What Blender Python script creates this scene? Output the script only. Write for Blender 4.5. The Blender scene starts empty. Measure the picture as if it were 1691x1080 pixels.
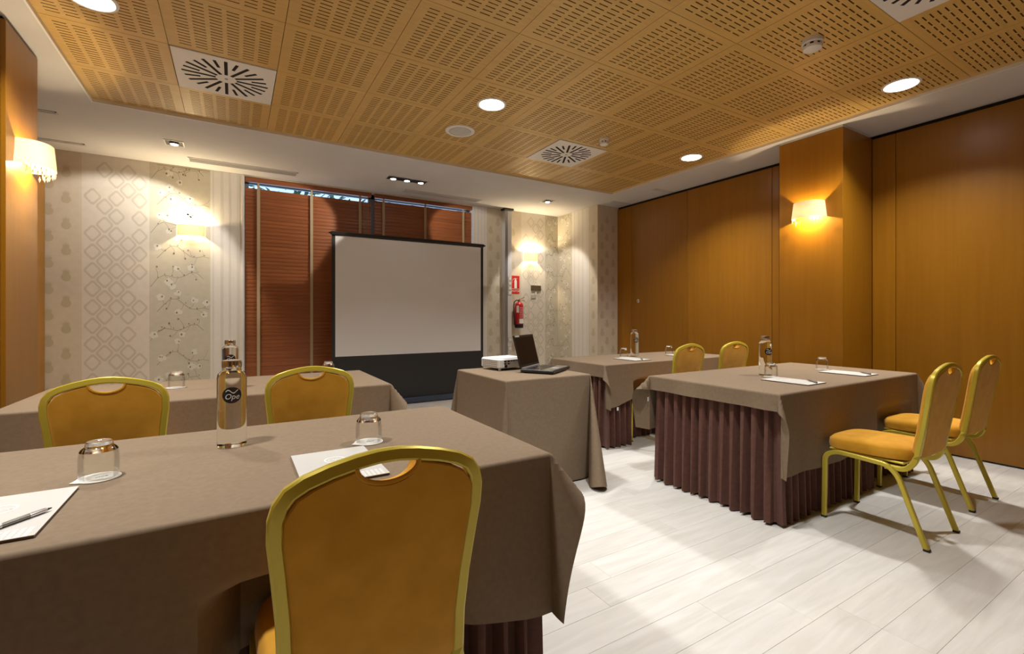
import bpy, bmesh, math, random
from mathutils import Vector, Matrix
random.seed(7)
PI = math.pi
R = math.radians
S = bpy.context.scene
COL = S.collection

# ------------------------------------------------------------------ camera, world, exposure
cam_d = bpy.data.cameras.new('camera')
cam = bpy.data.objects.new('camera', cam_d); COL.objects.link(cam)
cam.location = (0, 0, 1.19)
cam.rotation_euler = (R(90), 0, -R(30.87))
cam_d.sensor_fit = 'HORIZONTAL'; cam_d.sensor_width = 36
cam_d.lens = 766.0 / 1691 * 36
cam_d.shift_y = -(540 - 520.8) / 1691
cam_d.clip_start = 0.02
S.camera = cam
w = bpy.data.worlds.new('world'); S.world = w; w.use_nodes = True
w.node_tree.nodes['Background'].inputs[0].default_value = (0.50, 0.72, 1.0, 1)
w.node_tree.nodes['Background'].inputs[1].default_value = 1.6
S.view_settings.view_transform = 'Standard'
S.view_settings.look = 'None'
S.view_settings.use_curve_mapping = False
S.view_settings.gamma = 1.0
S.view_settings.exposure = 0.0
S.cycles.use_denoising = True
S.cycles.max_bounces = 10
S.cycles.diffuse_bounces = 5
S.cycles.sample_clamp_indirect = 6.0
DOWN_W = 25.5        # watts each downlight sends down
DOWN_L = 13.0        # radiance of the round ceiling downlights
SCONCE_W = 52.0       # watts of one wall lamp bulb
SPOT_W = 75.0        # watts of one ceiling spot

# ------------------------------------------------------------------ materials
MATS = {}
def mat(name, col, rough=0.6, metal=0.0, spec=0.5, **kw):
    if name in MATS: return MATS[name]
    m = bpy.data.materials.new(name); m.use_nodes = True
    b = m.node_tree.nodes['Principled BSDF']
    b.inputs['Base Color'].default_value = (*col, 1)
    b.inputs['Roughness'].default_value = rough
    b.inputs['Metallic'].default_value = metal
    b.inputs['Specular IOR Level'].default_value = spec
    if 'sheen' in kw:
        b.inputs['Sheen Weight'].default_value = kw['sheen']
        b.inputs['Sheen Tint'].default_value = (*kw.get('sheen_tint', (1, 1, 1)), 1)
    if 'coat' in kw: b.inputs['Coat Weight'].default_value = kw['coat']
    if 'emit' in kw:
        b.inputs['Emission Color'].default_value = (*kw.get('ecol', (1, 1, 1)), 1)
        b.inputs['Emission Strength'].default_value = kw['emit']
    if 'trans' in kw:
        b.inputs['Transmission Weight'].default_value = kw['trans']
        b.inputs['IOR'].default_value = kw.get('ior', 1.45)
    MATS[name] = m
    return m
def vary(name, c1, c2, scale=(1, 1, 1), rough=0.6, nscale=4.0, detail=6, spec=0.5, bump=0.0, rnd=0.0, distort=0.0, sheen=0.0, coords='Object', lo=0.3, hi=0.7, **kw):
    """two-colour stretched noise, with a per-object brightness offset"""
    if name in MATS: return MATS[name]
    m = mat(name, c1, rough, kw.get('metal', 0.0), spec)
    nt = m.node_tree; N = nt.nodes; L = nt.links; b = N['Principled BSDF']
    tc = N.new('ShaderNodeTexCoord'); mp = N.new('ShaderNodeMapping')
    mp.inputs['Scale'].default_value = scale
    L.new(tc.outputs[coords], mp.inputs['Vector'])
    oi = N.new('ShaderNodeObjectInfo')
    if rnd > 0:
        ml = N.new('ShaderNodeMath'); ml.operation = 'MULTIPLY'; ml.inputs[1].default_value = 37.0
        L.new(oi.outputs['Random'], ml.inputs[0])
        cb = N.new('ShaderNodeCombineXYZ')
        for i in range(3): L.new(ml.outputs[0], cb.inputs[i])
        L.new(cb.outputs[0], mp.inputs['Location'])
    nz = N.new('ShaderNodeTexNoise'); nz.inputs['Scale'].default_value = nscale
    nz.inputs['Detail'].default_value = detail; nz.inputs['Distortion'].default_value = distort
    L.new(mp.outputs[0], nz.inputs['Vector'])
    cr = N.new('ShaderNodeValToRGB')
    cr.color_ramp.elements[0].position = lo; cr.color_ramp.elements[0].color = (*c1, 1)
    cr.color_ramp.elements[1].position = hi; cr.color_ramp.elements[1].color = (*c2, 1)
    L.new(nz.outputs['Fac'], cr.inputs['Fac'])
    out = cr.outputs['Color']
    if rnd > 0:
        hs = N.new('ShaderNodeHueSaturation')
        mr = N.new('ShaderNodeMapRange'); mr.inputs['To Min'].default_value = 1 - rnd; mr.inputs['To Max'].default_value = 1 + rnd
        L.new(oi.outputs['Random'], mr.inputs['Value']); L.new(mr.outputs[0], hs.inputs['Value'])
        L.new(out, hs.inputs['Color']); out = hs.outputs['Color']
    L.new(out, b.inputs['Base Color'])
    if bump > 0:
        bp = N.new('ShaderNodeBump'); bp.inputs['Strength'].default_value = bump; bp.inputs['Distance'].default_value = 0.002
        L.new(nz.outputs['Fac'], bp.inputs['Height']); L.new(bp.outputs[0], b.inputs['Normal'])
    if sheen: b.inputs['Sheen Weight'].default_value = sheen
    return m
def thin_glass(name, tint=(1, 1, 1), refl=0.12):
    if name in MATS: return MATS[name]
    m = bpy.data.materials.new(name); m.use_nodes = True; nt = m.node_tree; N = nt.nodes; L = nt.links
    N.remove(N['Principled BSDF'])
    t = N.new('ShaderNodeBsdfTransparent'); t.inputs[0].default_value = (*tint, 1)
    g = N.new('ShaderNodeBsdfGlossy'); g.inputs['Roughness'].default_value = 0.03
    lw = N.new('ShaderNodeLayerWeight'); lw.inputs['Blend'].default_value = 0.25
    mx = N.new('ShaderNodeMixShader'); ad = N.new('ShaderNodeMath'); ad.operation = 'MULTIPLY'; ad.inputs[1].default_value = refl * 5
    L.new(lw.outputs['Fresnel'], ad.inputs[0]); ad.use_clamp = True
    L.new(ad.outputs[0], mx.inputs[0]); L.new(t.outputs[0], mx.inputs[1]); L.new(g.outputs[0], mx.inputs[2])
    L.new(mx.outputs[0], N['Material Output'].inputs['Surface'])
    MATS[name] = m; return m
def fabric_shade(name, col, tr=0.45):
    m = bpy.data.materials.new(name); m.use_nodes = True; nt = m.node_tree; N = nt.nodes; L = nt.links
    N.remove(N['Principled BSDF'])
    d = N.new('ShaderNodeBsdfDiffuse'); d.inputs[0].default_value = (*col, 1)
    t = N.new('ShaderNodeBsdfTranslucent'); t.inputs[0].default_value = (*col, 1)
    mx = N.new('ShaderNodeMixShader'); mx.inputs[0].default_value = tr
    L.new(d.outputs[0], mx.inputs[1]); L.new(t.outputs[0], mx.inputs[2]); L.new(mx.outputs[0], N['Material Output'].inputs['Surface'])
    return m
def emitter(name, col, strength):
    m = bpy.data.materials.new(name); m.use_nodes = True; nt = m.node_tree
    nt.nodes.remove(nt.nodes['Principled BSDF'])
    e = nt.nodes.new('ShaderNodeEmission'); e.inputs[0].default_value = (*col, 1); e.inputs[1].default_value = strength
    nt.links.new(e.outputs[0], nt.nodes['Material Output'].inputs['Surface'])
    return m

M_PANEL = vary('honey_veneer', (0.270, 0.110, 0.005), (0.305, 0.127, 0.007), (9, 9, 0.45), 0.33, 3.0, 8, 0.45, 0.03, 0.07)
M_TILE = vary('oak_ceiling_veneer', (0.57, 0.365, 0.115), (0.65, 0.425, 0.140), (0.7, 16, 16), 0.36, 3.0, 7, 0.5, 0.0, 0.05)
M_SLOT = mat('slot_dark', (0.24, 0.125, 0.035), 0.9)
M_PLANK = vary('whitewashed_oak', (0.62, 0.605, 0.56), (0.72, 0.71, 0.675), (0.9, 9, 9), 0.42, 3.0, 9, 0.4, 0.05, 0.03, 0.8)
M_PLASTER = vary('ceiling_plaster', (0.60, 0.585, 0.57), (0.63, 0.615, 0.60), (1, 1, 1), 0.85, 3.0, 3)
M_PAPER = vary('wallpaper_base', (0.60, 0.54, 0.44), (0.64, 0.58, 0.48), (1, 1, 1), 0.75, 9.0, 4)
M_PAPER_A = vary('wallpaper_beige', (0.60, 0.53, 0.42), (0.64, 0.57, 0.46), (2, 2, 2), 0.7, 8.0, 5)
M_PAPER_B = vary('wallpaper_cream', (0.66, 0.61, 0.53), (0.70, 0.65, 0.57), (2, 2, 2), 0.7, 8.0, 5)
M_PAPER_C = vary('wallpaper_taupe', (0.54, 0.50, 0.40), (0.58, 0.54, 0.44), (2, 2, 2), 0.7, 8.0, 5)
M_PAPER_D = vary('wallpaper_ivory', (0.72, 0.69, 0.64), (0.75, 0.72, 0.67), (2, 2, 2), 0.6, 8.0, 5)
M_PRINT_P = mat('pineapple_print', (0.51, 0.445, 0.315), 0.6)
M_PRINT_L = mat('lattice_print', (0.565, 0.515, 0.43), 0.6)
M_PRINT_BR = mat('branch_print', (0.30, 0.26, 0.19), 0.7)
M_PRINT_FL = mat('blossom_print', (0.67, 0.645, 0.57), 0.7)
M_PRINT_BUD = mat('bud_print', (0.22, 0.19, 0.14), 0.7)
M_PRINT_ST = mat('stripe_print', (0.66, 0.635, 0.585), 0.3)
M_CLOTH = vary('brown_tablecloth', (0.204, 0.150, 0.098), (0.230, 0.170, 0.113), (1, 1, 1), 0.8, 60.0, 3, 0.15, 0.05, 0.0)
M_SKIRT = vary('chocolate_skirt', (0.100, 0.042, 0.030), (0.125, 0.054, 0.038), (1, 1, 1), 0.8, 40.0, 3, 0.25, 0.05, 0.0, sheen=0.1)
M_SUEDE = vary('mustard_suede', (0.55, 0.265, 0.016), (0.65, 0.33, 0.030), (1, 1, 1), 0.9, 14.0, 6, 0.15, 0.04, 0.0, sheen=0.15)
M_GOLD = mat('gold_paint', (0.60, 0.48, 0.055), 0.32, 0.3)
M_RUBBER = mat('black_rubber', (0.012, 0.012, 0.012), 0.7)
M_BLACK = mat('black_plastic', (0.012, 0.012, 0.013), 0.35)
M_DARKGAP = mat('dark_gap', (0.015, 0.010, 0.008), 0.9)
M_WHITE = mat('white_paint', (0.78, 0.76, 0.72), 0.45)
M_WPLASTIC = mat('white_plastic', (0.74, 0.75, 0.74), 0.35)
M_ALU = mat('brushed_aluminium', (0.66, 0.66, 0.66), 0.45, 0.25)
M_GREYMET = mat('grey_anodised', (0.30, 0.30, 0.31), 0.4, 0.7)
M_CHROME = mat('chrome', (0.80, 0.80, 0.80), 0.12, 1.0)
M_SCREENW = mat('screen_white', (0.76, 0.76, 0.76), 0.7)
M_SCREENB = mat('screen_black', (0.020, 0.020, 0.021), 0.6)
M_SLAT = vary('cherry_slat', (0.25, 0.080, 0.028), (0.33, 0.108, 0.038), (0.6, 20, 20), 0.32, 3.0, 6, 0.5, 0.0, 0.06)
M_TAPE = mat('ladder_tape', (0.46, 0.36, 0.22), 0.8)
M_RED = mat('extinguisher_red', (0.52, 0.012, 0.016), 0.28)
M_SIGNRED = mat('sign_red', (0.56, 0.010, 0.012), 0.45)
M_PAPERW = mat('paper_white', (0.78, 0.78, 0.74), 0.6)
M_PAD = mat('pad_cover', (0.52, 0.515, 0.485), 0.6)
M_PENG = mat('pen_grey', (0.22, 0.215, 0.19), 0.3, 0.6)
M_SILVER = mat('pen_silver', (0.62, 0.62, 0.63), 0.25, 0.8)
M_GLASS = thin_glass('tumbler_glass', (0.985, 0.99, 0.985), 0.09)
M_SOLIDGLASS = mat('solid_glass', (1, 1, 1), 0.0, 0.0, 0.5, trans=1.0, ior=1.45)
M_WATER = mat('bottled_water', (0.97, 0.985, 0.97), 0.0, 0.0, 0.5, trans=1.0, ior=1.34)
M_SHADE_W = fabric_shade('cream_shade', (0.80, 0.70, 0.50), 0.30)
M_SHADE_C = fabric_shade('white_pleated_shade', (0.84, 0.76, 0.60), 0.45)
M_CRYSTAL = mat('crystal', (1, 0.95, 0.85), 0.02, 0.0, 0.5, trans=0.9, ior=1.5)
M_DOWN = emitter('downlight_glow', (1.0, 0.97, 0.93), DOWN_L)
M_BULB = emitter('bulb_glow', (1.0, 0.68, 0.34), 40.0)
M_SPOTG = emitter('spot_glow', (1.0, 0.93, 0.82), 30.0)
M_LEAF = vary('leaf_green', (0.03, 0.07, 0.03), (0.07, 0.13, 0.06), (1, 1, 1), 0.5, 6.0, 3)
M_BARK = mat('bark', (0.12, 0.09, 0.06), 0.9)
M_PANE = thin_glass('window_pane', (0.96, 0.98, 1.0), 0.10)

# ------------------------------------------------------------------ mesh helpers
class MB:
    def __init__(s): s.v = []; s.f = []; s.mi = []; s.cur = 0
    def quad(s, *idx): s.f.append(tuple(idx)); s.mi.append(s.cur)
    def add(s, vs, fs):
        o = len(s.v); s.v += [tuple(p) for p in vs]
        for f in fs: s.quad(*[o + i for i in f])
        return o
    def box(s, x0, x1, y0, y1, z0, z1, ch=0.0, mtx=None):
        if ch <= 0:
            vs = [(x, y, z) for z in (z0, z1) for y in (y0, y1) for x in (x0, x1)]
            fs = [(0, 2, 3, 1), (4, 5, 7, 6), (0, 1, 5, 4), (2, 6, 7, 3), (0, 4, 6, 2), (1, 3, 7, 5)]
        else:
            c = min(ch, abs(x1 - x0) * .45, abs(y1 - y0) * .45, abs(z1 - z0) * .45)
            bm = bmesh.new(); bmesh.ops.create_cube(bm, size=1)
            for q in bm.verts:
                q.co = Vector((x0 if q.co.x < 0 else x1, y0 if q.co.y < 0 else y1, z0 if q.co.z < 0 else z1))
            bmesh.ops.bevel(bm, geom=bm.edges[:], offset=c, segments=1, affect='EDGES')
            bm.verts.index_update()
            vs = [q.co.copy() for q in bm.verts]; fs = [[q.index for q in f.verts] for f in bm.faces]
            bm.free()
        if mtx is not None: vs = [mtx @ Vector(p) for p in vs]
        s.add(vs, fs)
    def lathe(s, prof, n=24, cx=0, cy=0, z0=0, cap=True, mtx=None):
        """prof: list of (r, z)"""
        vs = []; fs = []
        for r, z in prof:
            for k in range(n):
                a = 2 * PI * k / n
                vs.append((cx + r * math.cos(a), cy + r * math.sin(a), z0 + z))
        for i in range(len(prof) - 1):
            for k in range(n):
                a = i * n + k; b = i * n + (k + 1) % n
                fs.append((a, b, b + n, a + n))
        if cap:
            fs.append(tuple(reversed(range(n)))); o = (len(prof) - 1) * n; fs.append(tuple(o + k for k in range(n)))
        if mtx is not None: vs = [mtx @ Vector(p) for p in vs]
        s.add(vs, fs)
    def tube(s, pts, r, n=8, cap=True, radii=None):
        pts = [Vector(p) for p in pts]; vs = []; fs = []
        up = Vector((0, 0, 1)); prev = None
        for i, p in enumerate(pts):
            t = (pts[min(i + 1, len(pts) - 1)] - pts[max(i - 1, 0)]).normalized()
            if prev is None:
                a = t.cross(up)
                if a.length < 1e-3: a = t.cross(Vector((1, 0, 0)))
            else: a = prev - t * prev.dot(t)
            a.normalize(); prev = a; b = t.cross(a)
            rr = radii[i] if radii else r
            for k in range(n):
                q = 2 * PI * k / n
                vs.append(p + a * (rr * math.cos(q)) + b * (rr * math.sin(q)))
        for i in range(len(pts) - 1):
            for k in range(n):
                a = i * n + k; b = i * n + (k + 1) % n
                fs.append((a, a + n, b + n, b))
        if cap:
            fs.append(tuple(range(n))); o = (len(pts) - 1) * n; fs.append(tuple(o + k for k in reversed(range(n))))
        s.add(vs, fs)
    def sweep(s, pts, wdt, hgt, ref, cap=True, rad=0.004):
        """rounded rectangular bar along pts; ref = direction the width is measured along (constant or per point)"""
        pts = [Vector(p) for p in pts]; vs = []; fs = []
        a0, b0 = wdt / 2, hgt / 2; c = min(rad, a0 * .9, b0 * .9)
        sec = [(a0 - c, -b0), (a0, -b0 + c), (a0, b0 - c), (a0 - c, b0), (-a0 + c, b0), (-a0, b0 - c), (-a0, -b0 + c), (-a0 + c, -b0)]
        n = len(sec)
        for i, p in enumerate(pts):
            t = (pts[min(i + 1, len(pts) - 1)] - pts[max(i - 1, 0)]).normalized()
            rf = ref(i) if callable(ref) else Vector(ref)
            a = (rf - t * rf.dot(t)).normalized(); b = t.cross(a)
            for x, y in sec: vs.append(p + a * x + b * y)
        for i in range(len(pts) - 1):
            for k in range(n):
                q = i * n + k; r_ = i * n + (k + 1) % n
                fs.append((q, q + n, r_ + n, r_))
        if cap:
            fs.append(tuple(range(n))); o = (len(pts) - 1) * n; fs.append(tuple(o + k for k in reversed(range(n))))
        s.add(vs, fs)
    def prism(s, poly, d0, d1, f):
        """extrude a 2-D polygon; f(x, y, d) -> point"""
        n = len(poly)
        vs = [f(x, y, d0) for x, y in poly] + [f(x, y, d1) for x, y in poly]
        fs = [tuple(range(n)), tuple(reversed(range(n, 2 * n)))] + [(i, i + n, (i + 1) % n + n, (i + 1) % n) for i in range(n)]
        s.add(vs, fs)
    def flat(s, poly, f):
        s.add([f(x, y) for x, y in poly], [tuple(range(len(poly)))])
    def mesh(s, name, mats, smooth=False, fix=True):
        me = bpy.data.meshes.new(name); me.from_pydata(s.v, [], s.f)
        for m in (mats if isinstance(mats, (list, tuple)) else [mats]): me.materials.append(m)
        if any(s.mi): me.polygons.foreach_set('material_index', s.mi)
        if fix:
            bm = bmesh.new(); bm.from_mesh(me); bmesh.ops.recalc_face_normals(bm, faces=bm.faces[:]); bm.to_mesh(me); bm.free()
        me.polygons.foreach_set('use_smooth', [smooth] * len(me.polygons))
        if smooth:
            try: me.set_sharp_from_angle(angle=R(38))
            except Exception: pass
        me.update()
        return me
def link(name, me, parent=None, loc=None, rot=None):
    o = bpy.data.objects.new(name, me); COL.objects.link(o)
    if parent is not None: o.parent = parent
    if loc is not None: o.location = loc
    if rot is not None: o.rotation_euler = rot
    return o
def part(name, mb, mats, parent=None, smooth=False, loc=None, rot=None, label=None, kind=None, fix=True):
    o = link(name, mb.mesh(name, mats, smooth, fix), parent, loc, rot)
    if label: o['label'] = label
    if kind: o['kind'] = kind
    return o
def thing(name, label, cat, loc=(0, 0, 0), rz=0.0, group=None):
    o = bpy.data.objects.new(name, None); COL.objects.link(o)
    o.empty_display_size = 0.1
    o.location = loc; o.rotation_euler = (0, 0, rz); o['label'] = label; o['category'] = cat
    if group: o['group'] = group
    return o
def tag(o, label, cat, group=None):
    o['label'] = label; o['category'] = cat
    if group: o['group'] = group
    return o
def struct(o): o['kind'] = 'structure'; return o
def dup(root, loc, rz=0.0, label=None):
    r = root.copy(); COL.objects.link(r); r.location = loc; r.rotation_euler = (0, 0, rz)
    if label: r['label'] = label
    for ch in list(root.children):
        c = ch.copy(); COL.objects.link(c); c.parent = r
        for g in list(ch.children):
            d = g.copy(); COL.objects.link(d); d.parent = c
    return r
def fillet(pts, rads, n=6):
    """round the inner corners of a polyline"""
    pts = [Vector(p) for p in pts]; out = [pts[0]]
    for i in range(1, len(pts) - 1):
        p, a, b = pts[i], pts[i - 1], pts[i + 1]
        u = (a - p); v = (b - p); r = min(rads[i - 1], u.length * .48, v.length * .48)
        if r < 1e-4: out.append(p); continue
        q0 = p + u.normalized() * r; q1 = p + v.normalized() * r
        for k in range(n + 1):
            t = k / n
            out.append(q0 * (1 - t) ** 2 + p * (2 * t * (1 - t)) + q1 * t ** 2)
    out.append(pts[-1]); return out
def text_mesh(body, size, extrude=0.0, align='CENTER', shear=0.0):
    cu = bpy.data.curves.new('lettering', 'FONT'); cu.body = body; cu.size = size; cu.extrude = extrude
    cu.align_x = align; cu.align_y = 'CENTER'; cu.shear = shear; cu.resolution_u = 3
    o = bpy.data.objects.new('lettering', cu); COL.objects.link(o)
    dg = bpy.context.evaluated_depsgraph_get(); dg.update()
    me = bpy.data.meshes.new_from_object(o.evaluated_get(dg))
    bpy.data.objects.remove(o); bpy.data.curves.remove(cu)
    me.name = 'lettering'; return me
def smoothstep(a, b, x):
    t = max(0.0, min(1.0, (x - a) / (b - a))); return t * t * (3 - 2 * t)

# ------------------------------------------------------------------ room dimensions
X0, X1 = -1.66, 5.22          # left and right walls
Y0, Y1 = -1.75, 6.50          # wall behind the camera, far wall
ZC = 2.90                     # white ceiling
TS = 0.621                    # ceiling tile
TX, TY = -0.984, 4.906        # far left corner of the wooden ceiling field
ZP = ZC + 0.02                # face of the wooden tiles
NX, NY = 9, 10
WX0, WX1, WZ0, WZ1 = 0.09, 3.19, 0.12, 2.885   # window opening

# ---- floor
mb = MB(); mb.box(X0 - .1, X1 + .1, Y0 - .1, Y1 + .1, -.12, -.010)
floor = struct(part('floor', mb, M_PLANK))
mb = MB(); mb.box(X0, X1, Y0, 0.4755, -.010, 0)
part('floor_board_field', mb, M_PLANK, floor, kind='stuff')
plank_cache = {}
def plank_mesh(L, wd):
    k = (round(L, 3), round(wd, 3))
    if k not in plank_cache:
        m_ = MB(); m_.box(0, L - .0007, 0, wd - .0007, -.010, 0, ch=.0006); plank_cache[k] = m_.mesh('plank', M_PLANK)
    return plank_cache[k]
PW, PL = 0.157, 1.31
rng = random.Random(3)
k = 0; y = 0.477
while y < Y1 - .005:
    wd = min(PW, Y1 - y)
    x = X0 - rng.choice([0.0, .33, .62, .95, .16, .80])
    while x < X1:
        a, b = max(x, X0), min(x + PL, X1)
        if b - a > .06: link('plank', plank_mesh(b - a, wd), floor, (a, y, 0))
        x += PL
    y += PW

# ---- ceiling
cx0, cx1, cy0, cy1 = TX, TX + NX * TS, TY - NY * TS, TY
mb = MB()
for (a, b, c, d) in ((X0 - .1, cx0, Y0 - .1, Y1 + .1), (cx1, X1 + .1, Y0 - .1, Y1 + .1), (cx0, cx1, cy1, Y1 + .1), (cx0, cx1, Y0 - .1, cy0)):
    mb.box(a, b, c, d, ZC, ZC + .10)
ceiling = struct(part('ceiling', mb, M_PLASTER))
mb = MB(); mb.box(cx0 - .02, cx1 + .02, cy0 - .02, cy1 + .02, ZP + .05, ZP + .08)
part('tile_backing', mb, M_DARKGAP, ceiling)
mb = MB(); e = .012
mb.box(cx0, cx0 + e, cy0, cy1, ZC - .004, ZP + .012); mb.box(cx1 - e, cx1, cy0, cy1, ZC - .004, ZP + .012); mb.box(cx0 + e, cx1 - e, cy1 - e, cy1, ZC - .004, ZP + .012); mb.box(cx0 + e, cx1 - e, cy0, cy0 + e, ZC - .004, ZP + .012)
struct(part('trim_2', mb, M_WHITE))
def tile_mesh():
    m = MB(); g = .0016; s = TS
    cols = [(.046 + i * .0897, .046 + i * .0897 + .066) for i in range(6)]
    p0 = .050; pitch = (s - 2 * p0) / 6 ; sl = pitch * .72
    xs = [g]
    for i in range(6):
        a = p0 + i * pitch + (pitch - sl) / 2; xs += [a, a + sl]
    xs.append(s - g)
    q0 = .040; n = 16; pt = (s - 2 * q0) / n; sh = pt * .21
    ys = [g]
    for j in range(n):
        a = q0 + j * pt + (pt - sh) / 2; ys += [a, a + sh]
    ys.append(s - g)
    nx, ny = len(xs), len(ys)
    for yy in ys:
        for xx in xs: m.v.append((xx, yy, 0))
    for j in range(ny - 1):
        for i in range(nx - 1):
            a = j * nx + i
            if i % 2 == 1 and j % 2 == 1:
                o = len(m.v); hz = .012
                m.v += [(xs[i], ys[j], hz), (xs[i + 1], ys[j], hz), (xs[i + 1], ys[j + 1], hz), (xs[i], ys[j + 1], hz)]
                m.cur = 1
                m.quad(o + 3, o + 2, o + 1, o)
                m.quad(a, a + 1, o + 1, o); m.quad(a + 1, a + 1 + nx, o + 2, o + 1); m.quad(a + 1 + nx, a + nx, o + 3, o + 2); m.quad(a + nx, a, o, o + 3)
                m.cur = 0
            else: m.quad(a, a + nx, a + nx + 1, a + 1)
    m.box(g, s - g, g, s - g, .0125, .018)
    o = len(m.v); m.v += [(g, g, 0), (s - g, g, 0), (s - g, s - g, 0), (g, s - g, 0), (g, g, .018), (s - g, g, .018), (s - g, s - g, .018), (g, s - g, .018)]
    for i in range(4): m.quad(o + i, o + (i + 1) % 4, o + 4 + (i + 1) % 4, o + 4 + i)
    return m.mesh('ceiling_tile', [M_TILE, M_SLOT], fix=False)
tm = tile_mesh()
DIFF = {(1, 1), (6, 1), (6, 6)}
for j in range(NY):
    for i in range(NX):
        if (i, j) in DIFF: continue
        link('ceiling_tile', tm, ceiling, (TX + i * TS, TY - (j + 1) * TS, ZP))
def tile_c(i, j): return TX + (i + .5) * TS, TY - (j + .5) * TS

# ---- walls
def clad(parent, face, x, spans, z0, z1, t=.026, m=None, name='wood_panel'):
    """vertical veneer panels on a wall of constant x; face = +1 faces +X"""
    out = []
    for a, b in spans:
        q = MB(); q.box(min(x, x - face * t), max(x, x - face * t), a + .002, b - .002, z0, z1, ch=.002)
        out.append(part(name, q, m or M_PANEL, parent))
    return out
mb = MB(); mb.box(X1 + .026, X1 + .15, Y0 - .1, 5.47, 0, ZC); 
wall_r = struct(part('wall_right', mb, M_DARKGAP))
clad(wall_r, -1, X1, [(5.161, 5.468), (2.996, 4.141), (2.914, 2.996), (2.602, 2.914), (1.852, 2.036), (.70, 1.852), (-.45, .70), (-1.60, -.45)], .012, ZC - .035)
door = struct(part('door_1', (lambda q: (q.box(X1, X1 + .026, 4.143, 5.159, .012, ZC - .035, ch=.002), q)[1])(MB()), M_PANEL))
q = MB()
q.lathe([(.026, 0), (.026, .004), (.020, .008)], 20, mtx=Matrix.Translation((X1, 5.024, 1.407)) @ Matrix.Rotation(-PI / 2, 4, 'Y'))
part('lock_rose', q, M_CHROME, door, True, label='small round chrome lock plate')
q = MB(); q.box(X1 - .0095, X1 - .007, 5.018, 5.030, 1.399, 1.415); part('key_slot', q, M_BLACK, door)
# pillar on the right
def pillar(name, xa, xb, ya, yb, face):
    q = MB(); q.box(xa + (.02 if face < 0 else 0), xb - (.02 if face > 0 else 0), ya + .02, yb - .02, 0, ZC)
    p = struct(part(name, q, M_DARKGAP))
    fx = xa if face < 0 else xb
    q = MB(); q.box(min(fx, fx - face * .022), max(fx, fx - face * .022), ya, yb, .010, ZC - .022, ch=.0015); part('front_panel', q, M_PANEL, p)
    wx0, wx1 = (xa + .0225, xb) if face < 0 else (xa, xb - .0225)
    q = MB(); q.box(wx0, wx1, ya, ya + .02, .010, ZC - .022); part('side_panel', q, M_PANEL, p)
    q = MB(); q.box(wx0, wx1, yb - .02, yb, .010, ZC - .022); part('side_panel', q, M_PANEL, p)
    return p
pillar('wall_pillar_right', 4.66, X1, 2.038, 2.601, -1)
q = MB(); q.box(4.662, X1 - .03, 2.040, 2.599, ZC - .020, ZC - .001)
struct(part('trim_1', q, M_PLASTER))
mb = MB(); mb.box(X0 - .15, X0 - .026, Y0 - .1, Y1, 0, ZC)
wall_l = struct(part('wall_left', mb, M_DARKGAP))
clad(wall_l, 1, X0, [(6.06, 6.495), (4.90, 6.06), (4.245, 4.90), (2.60, 3.750), (1.45, 2.60), (.30, 1.45), (-.85, .30), (-1.70, -.85)], .012, ZC - .035)
pillar('wall_pillar_left', X0, -1.12, 3.750, 4.245, 1)
mb = MB(); mb.box(X0, X1, Y0 - .15, Y0 - .026, 0, ZC)
wall_b = struct(part('wall_back', mb, M_DARKGAP))
for i in range(6):
    a = X0 + i * (X1 - X0) / 6; q = MB(); q.box(a + .002, a + (X1 - X0) / 6 - .002, Y0 - .026, Y0, .012, ZC - .035, ch=.002); part('wood_panel', q, M_PANEL, wall_b)
# far wall with the window opening
mb = MB()
mb.box(X0 - .15, WX0, Y1, Y1 + .2, 0, ZC); mb.box(WX1, 4.81, Y1, Y1 + .2, 0, ZC)
mb.box(WX0, WX1, Y1, Y1 + .2, WZ1, ZC); mb.box(WX0, WX1, Y1, Y1 + .2, 0, WZ0)
wall_f = struct(part('wall_far', mb, M_PAPER))
mb = MB(); mb.box(4.81, X1 + .15, 5.47, Y1 + .2, 0, ZC)
wall_c = struct(part('wall_far_corner', mb, M_PAPER))
# wallpaper drops and their printed motifs: (kind, start, end) along the wall
def on_far(a, z, d=0.0): return (a, Y1 - .0016 - d, z)
def on_side(a, z, d=0.0): return (4.81 - .0016 - d, a, z)      # a measured along Y
def on_face(a, z, d=0.0): return (a, 5.47 - .0016 - d, z)
def strip(parent, f, a, b, m):
    q = MB(); q.flat([(a, .002), (b, .002), (b, ZC - .002), (a, ZC - .002)], lambda x, z: f(x, z, 0)); part('wallpaper_strip', q, m, parent, fix=False)
def pineapples(parent, f, cols, step=.270, z0=.10, sgn=1):
    q = MB()
    for ci, c in enumerate(cols):
        z = z0 + (step / 2 if ci % 2 else 0)
        while z < ZC - .12:
            n = 14
            q.flat([(c + .040 * math.cos(2 * PI * k / n), z + .043 * math.sin(2 * PI * k / n)) for k in range(n)], lambda x, y: f(x, y, .0006))
            for li, (dx, h, lean) in enumerate(((0, .058, 0), (-.008, .050, -.008), (.008, .050, .008), (-.014, .036, -.014), (.014, .036, .014))):
                q.flat([(c + dx - .011, z + .038), (c + dx + .011, z + .038), (c + dx + lean, z + .038 + h)], lambda x, y: f(x, y, .0008 + .0002 * li))
            z += step
    part('pineapple_print', q, M_PRINT_P, parent, kind='stuff', fix=False)
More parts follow.
